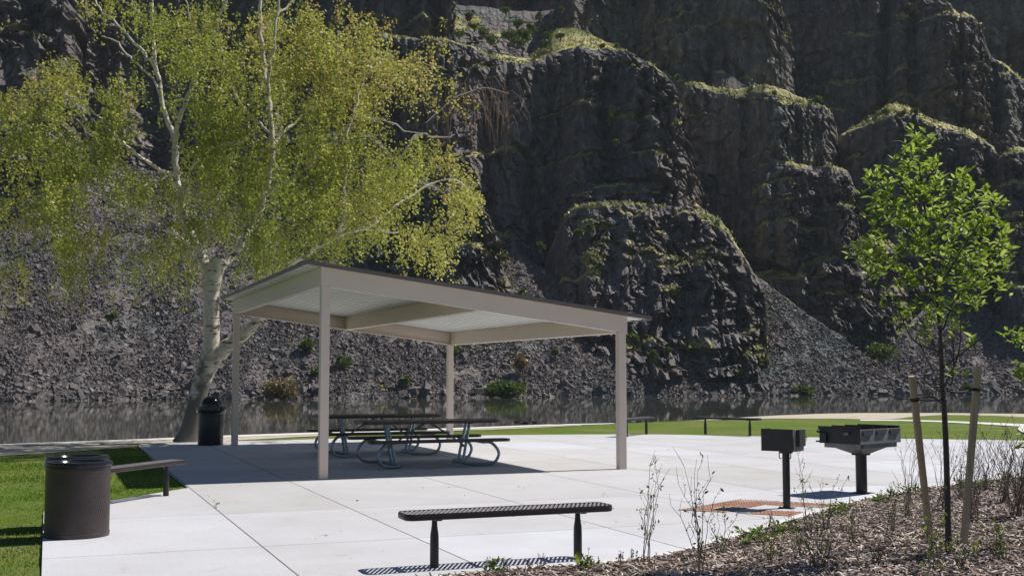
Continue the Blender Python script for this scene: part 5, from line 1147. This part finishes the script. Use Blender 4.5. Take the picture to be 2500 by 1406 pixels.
for px, py, n_, sp_, lb_ in [(1850, 1318, 70, .12, 'broad leaved weed clump where the slab edge starts to curve'), (1905, 1300, 60, .10, 'broad leaved weed clump just below the rust red pavers'), (1885, 1285, 12, .05, 'small bright weed sprig on the pale slab border'), (1815, 1325, 22, .06, 'small weed tuft at the left end of the leafy row'),
        (2030, 1262, 40, .08, 'grassy weed clump in front of the small grill'), (2060, 1250, 30, .08, 'grassy weed clump between the two grills'), (2150, 1225, 40, .09, 'spiky weed clump below the triple grill'), (2175, 1218, 26, .06, 'weed tuft with a dark stub below the triple grill'), (2215, 1205, 34, .09, 'spiky weeds left of the left stake'),
        (2235, 1200, 26, .07, 'weed tuft touching the left stake'), (2350, 1190, 50, .12, 'green clump between the sapling trunk and the right stake'), (2400, 1190, 60, .14, 'brightest green clump right of the right stake'), (2460, 1172, 50, .12, 'green clump behind the bare shrubs at the right'), (2495, 1235, 30, .08, 'yellow green tuft under the dark shrub at the right edge'),
        (1425, 1385, 46, .07, 'small green rosette at the slab edge below the right end of the near bench'), (1205, 1395, 26, .05, 'green tuft with dry flower stalks below the near bench'), (1232, 1398, 10, .03, 'tiny tuft right of the dry flower stalks')]:
    shrub(px, py, 0.14, sp_, 5, lb_, base_leaf=n_, group=WG, cat='weed', name='weed', seeds=.5)
SG = 'little dry flower stalks along the near slab edge'
for px, py, lb_ in [(1195, 1396, 'dry stalk left of the first green tuft under the bench'), (1290, 1394, 'dry stalk under the middle of the near bench'), (1320, 1392, 'dry stalk right of the bench middle'), (1437, 1384, 'two headed dry stalk on the green rosette'), (1515, 1376, 'dry stalk on the chips left of the tall thin shrub'), (1545, 1372, 'dry stalk just left of the tall thin shrub')]:
    shrub(px, py, 0.11, 0.04, 3, lb_, seeds=1.0, group=SG, cat='stalk', name='dry_stalk', thick=0.7)
shrub(527, 1250, 0.05, 0.03, 3, 'tiny weed growing in the slab joint', base_leaf=5, cat='weed', name='joint_weed', thick=.6)

# ------------------------------------------------------------------ scrub on the far slopes
def face_y(px, py): return float(talusY(np.array([px * 1.0]), np.array([py * 1.0]))[0])
def scrub(px, py, wpx, hpx, label, Y=None, dry=False, name='bush', group='bushes on the rocky slope', dens=1.0, lift=0.0):
    rg = np.random.default_rng(int(px * 3 + py)); Yb = (face_y(px, py) if Y is None else Y) - 0.8
    b0 = at(px, py, Yb); k = Yb / F; W_, H_ = wpx * k / 2, hpx * k
    r = empty(name, b0, 0, label, 'bush', group)
    st = MB()
    n_l = max(4, int(6 * (wpx / 40)))
    lobes = []
    for i in range(n_l):
        q = Vector((rg.uniform(-.75, .75) * W_, rg.uniform(-.4, .4) * W_, H_ * rg.uniform(0.15, 0.62))); q.z *= 1 - 0.35 * abs(q.x) / W_
        lobes.append((q, rg.uniform(.32, .5) * min(W_, H_) * 1.15)); st.tube([Vector((rg.normal() * .1, rg.normal() * .1, -.4)), q * 0.6, q], [.07, .05, .02], 4, cap=False)
    st.build('stems', M['limb'], r)
    n = int(260 * dens * wpx * hpx / 1500) + 60
    li = rg.integers(0, n_l, n); dirs = rg.normal(size=(n, 3)); dirs /= np.linalg.norm(dirs, axis=1, keepdims=True)
    org = np.array([tuple(lobes[i][0]) for i in li]) + dirs * np.array([lobes[i][1] for i in li])[:, None] * (rg.random((n, 1)) ** 0.4) * np.array([[1, .8, .9]])
    org[:, 2] = np.maximum(org[:, 2], 0.02)
    X, Y_, Z = rand_axes(n, rg, up=dirs * 0.8 + np.array([[0, 0, .5]]), spread=.5)
    V, Fc = scatter([(-.5, 0, 0), (.5, .1, .1), (.35, .0, 1), (-.3, .1, .9)], [(0, 1, 2, 3)], org, X, Y_, Z, rg.uniform(.14, .34, n))
    np_mesh('foliage', V, Fc, M['drybush' if dry else 'bush'], r, attrs={'rnd': np.repeat(np.clip(rg.normal(.5, .25, n), 0, 1), 4)})
    return r
scrub(1232, 967, 98, 42, 'wide green bush at the waterline seen under the shelter roof', Y=122.5, dens=2.0)
scrub(833, 905, 40, 50, 'upright green bush right of the front left post'); scrub(752, 862, 44, 40, 'green bush on the scree just left of the front left post'); scrub(766, 925, 26, 36, 'small green bush low beside the front left post')
scrub(985, 945, 26, 42, 'narrow green bush near the water in the middle of the shelter view'); scrub(695, 968, 86, 44, 'round tawny dry bush at the waterline', dry=True, Y=112.5, dens=1.6); scrub(1275, 905, 44, 50, 'pale dry bush above the wide green bush', dry=True, dens=.7)
scrub(1546, 846, 34, 50, 'green bush under the right end of the shelter roof', Y=131); scrub(1633, 868, 18, 30, 'small green bush at the foot of the spur', Y=131); scrub(1590, 872, 24, 22, 'dark green low bush on the straw coloured patch', Y=131.5)
scrub(1835, 906, 46, 22, 'dark green low bush right end of the grassy line'); scrub(1802, 920, 22, 20, 'small round bush at the lower end of the grassy line'); scrub(1828, 918, 16, 16, 'smallest bush beside the small round one')
scrub(1275, 730, 26, 34, 'dull green bush low in the scree gully', Y=142); scrub(1318, 612, 20, 32, 'lone bright bush in the dark recess above the gully', Y=150); scrub(1356, 868, 14, 24, 'small bush below the roof near the rear right post', Y=133)
scrub(1955, 966, 60, 34, 'yellow green mound of grass at the waterline right of the shelter', dens=1.2); scrub(2155, 880, 70, 60, 'bright green bushes in the notch between the two scree cones', dens=1.2, Y=137); scrub(2360, 962, 34, 36, 'green bush at the waterline behind the right stake'); scrub(270, 782, 30, 26, 'small bush alone on the left scree')
scrub(1110, 868, 40, 26, 'green bush behind the rear right post'); scrub(1225, 640, 26, 30, 'yellow green tuft at the head of the scree gully', Y=148)
hb_ = [(1265, 62, 30, 28), (1245, 95, 44, 34), (1280, 100, 40, 40), (1300, 75, 26, 26), (1262, 112, 40, 26), (1185, 88, 36, 24), (1200, 106, 40, 22), (1150, 50, 26, 30), (1158, 72, 24, 22), (1320, 46, 24, 20), (1340, 96, 22, 30), (1330, 112, 30, 20), (1368, 98, 20, 24), (1370, 26, 16, 14), (1236, 30, 26, 14), (1100, 40, 24, 20), (1080, 70, 30, 22), (1120, 90, 26, 18), (1040, 50, 30, 22), (1468, 116, 16, 14), (1506, 118, 20, 14), (1000, 60, 30, 20)]
wh = ['highest', 'leftmost', 'middle', 'lower', 'right', 'small', 'round', 'darkest']
for i, (px, py, a, b_) in enumerate(hb_):
    nm = ['on the high talus bowl', 'at the rim of the high bowl', 'beside the grassy knoll', 'on the grassy shoulder behind the birch top'][0 if 1200 < px < 1330 and py < 100 else 1 if 1200 <= px < 1335 else 2 if px >= 1335 else 3]
    scrub(px, py, a, b_, f'dark green bush {nm} high on the cliff', Y=176 if px > 1330 else 182 - (py - 40) * .12, group='bushes high on the cliff ' + nm, dens=1.6)
for px, py, a, b_, Y_, lb_ in [(1486, 300, 16, 32, 160, 'bright bush on the broken ledge of the central cliff'), (1502, 350, 14, 14, 158, 'small bush below the bright bush on the central cliff'), (1655, 195, 14, 12, 174, 'dark bush at the left end of the grass shelf'), (1893, 232, 12, 14, 163, 'tiny dark bush on the lip of the grass shelf'), (1990, 250, 34, 16, 163, 'green scrub at the right end of the grass shelf'),
        (2200, 284, 30, 16, 165, 'dark scrub on top of the right dome'), (2165, 276, 20, 12, 166, 'dark scrub left of the dome top'), (2236, 276, 22, 14, 164, 'dark scrub right of the dome top'), (1440, 560, 30, 20, 146, 'green scrub low on the left of the front spur'), (1415, 575, 24, 18, 147, 'green scrub on the shaded side of the front spur')]:
    scrub(px, py, a, b_, lb_, Y=Y_ - 1.5, group='scrub on the cliff ledges', dens=1.4)

# ducks resting on the lake
for i, (px, py, lb_) in enumerate([(1262, 1031, 'leftmost of the three tiny ducks on the lake'), (1282, 1034, 'middle of the three tiny ducks on the lake'), (1305, 1032, 'rightmost of the three tiny ducks on the lake')]):
    g = gnd(px, py, WATER); dk = MB()
    dk.loft([[(x, r_ * math.cos(R(a)) * .8, z0 + r_ * math.sin(R(a)) * .7) for a in range(0, 360, 45)] for x, r_, z0 in ((-.20, .015, .10), (-.14, .06, .06), (-.04, .09, .045), (.07, .085, .05), (.13, .05, .09), (.15, .035, .15), (.17, .042, .19), (.205, .035, .19), (.225, .014, .18), (.26, .006, .175))])
    o = dk.build('duck', M['brown'], smooth=True); o.location = (g.x, g.y, WATER - 0.01); o.rotation_euler = (0, 0, (0.2, 2.8, 3.3)[i]); tag(o, lb_, 'duck', 'ducks on the lake')

# ------------------------------------------------------------------ thin air between here and the cliffs
hz_m = bpy.data.materials.new('air'); hz_m.use_nodes = True; t = hz_m.node_tree; t.nodes.clear()
pvn = nd(t, 'ShaderNodeVolumePrincipled'); pvn.inputs['Color'].default_value = (0.78, 0.88, 1.0, 1); pvn.inputs['Density'].default_value = 0.00017; pvn.inputs['Anisotropy'].default_value = 0.0
ho = nd(t, 'ShaderNodeOutputMaterial'); t.links.new(pvn.outputs[0], ho.inputs['Volume'])
hb2 = MB().box((0, 0, 48), (1500, 1500, 106)).build('haze', hz_m); tag(hb2, kind='stuff')

# bits of leaf litter blown over the slab
n = 170
lx = rng.uniform(-4.5, 5, n); ly = rng.uniform(9.3, 24, n)
ok = bed_d(lx, ly) < -0.1; lx, ly = lx[ok], ly[ok]
l = (lx - SA.x) * SE.x + (ly - SA.y) * SE.y; ok = l > -1.9; lx, ly = lx[ok], ly[ok]
X, Y, Z = rand_axes(len(lx), up=np.array([0, 0, 1.0]), spread=0.25)
V, Fc = scatter([(-1, 0, 0), (0, -.5, .15), (1, 0, 0), (0, .5, .2)], [(0, 1, 2, 3)], np.stack([lx, ly, np.full(len(lx), 0.006)], -1), X, Y, Z, rng.lognormal(-4.6, .5, len(lx)))
tag(np_mesh('leaf_litter', V, Fc, M['chip'], attrs={'rnd': np.repeat(rng.random(len(lx)) * .4, 4)}), 'scattered bits of dry leaf on the pale concrete', 'litter', kind='stuff')
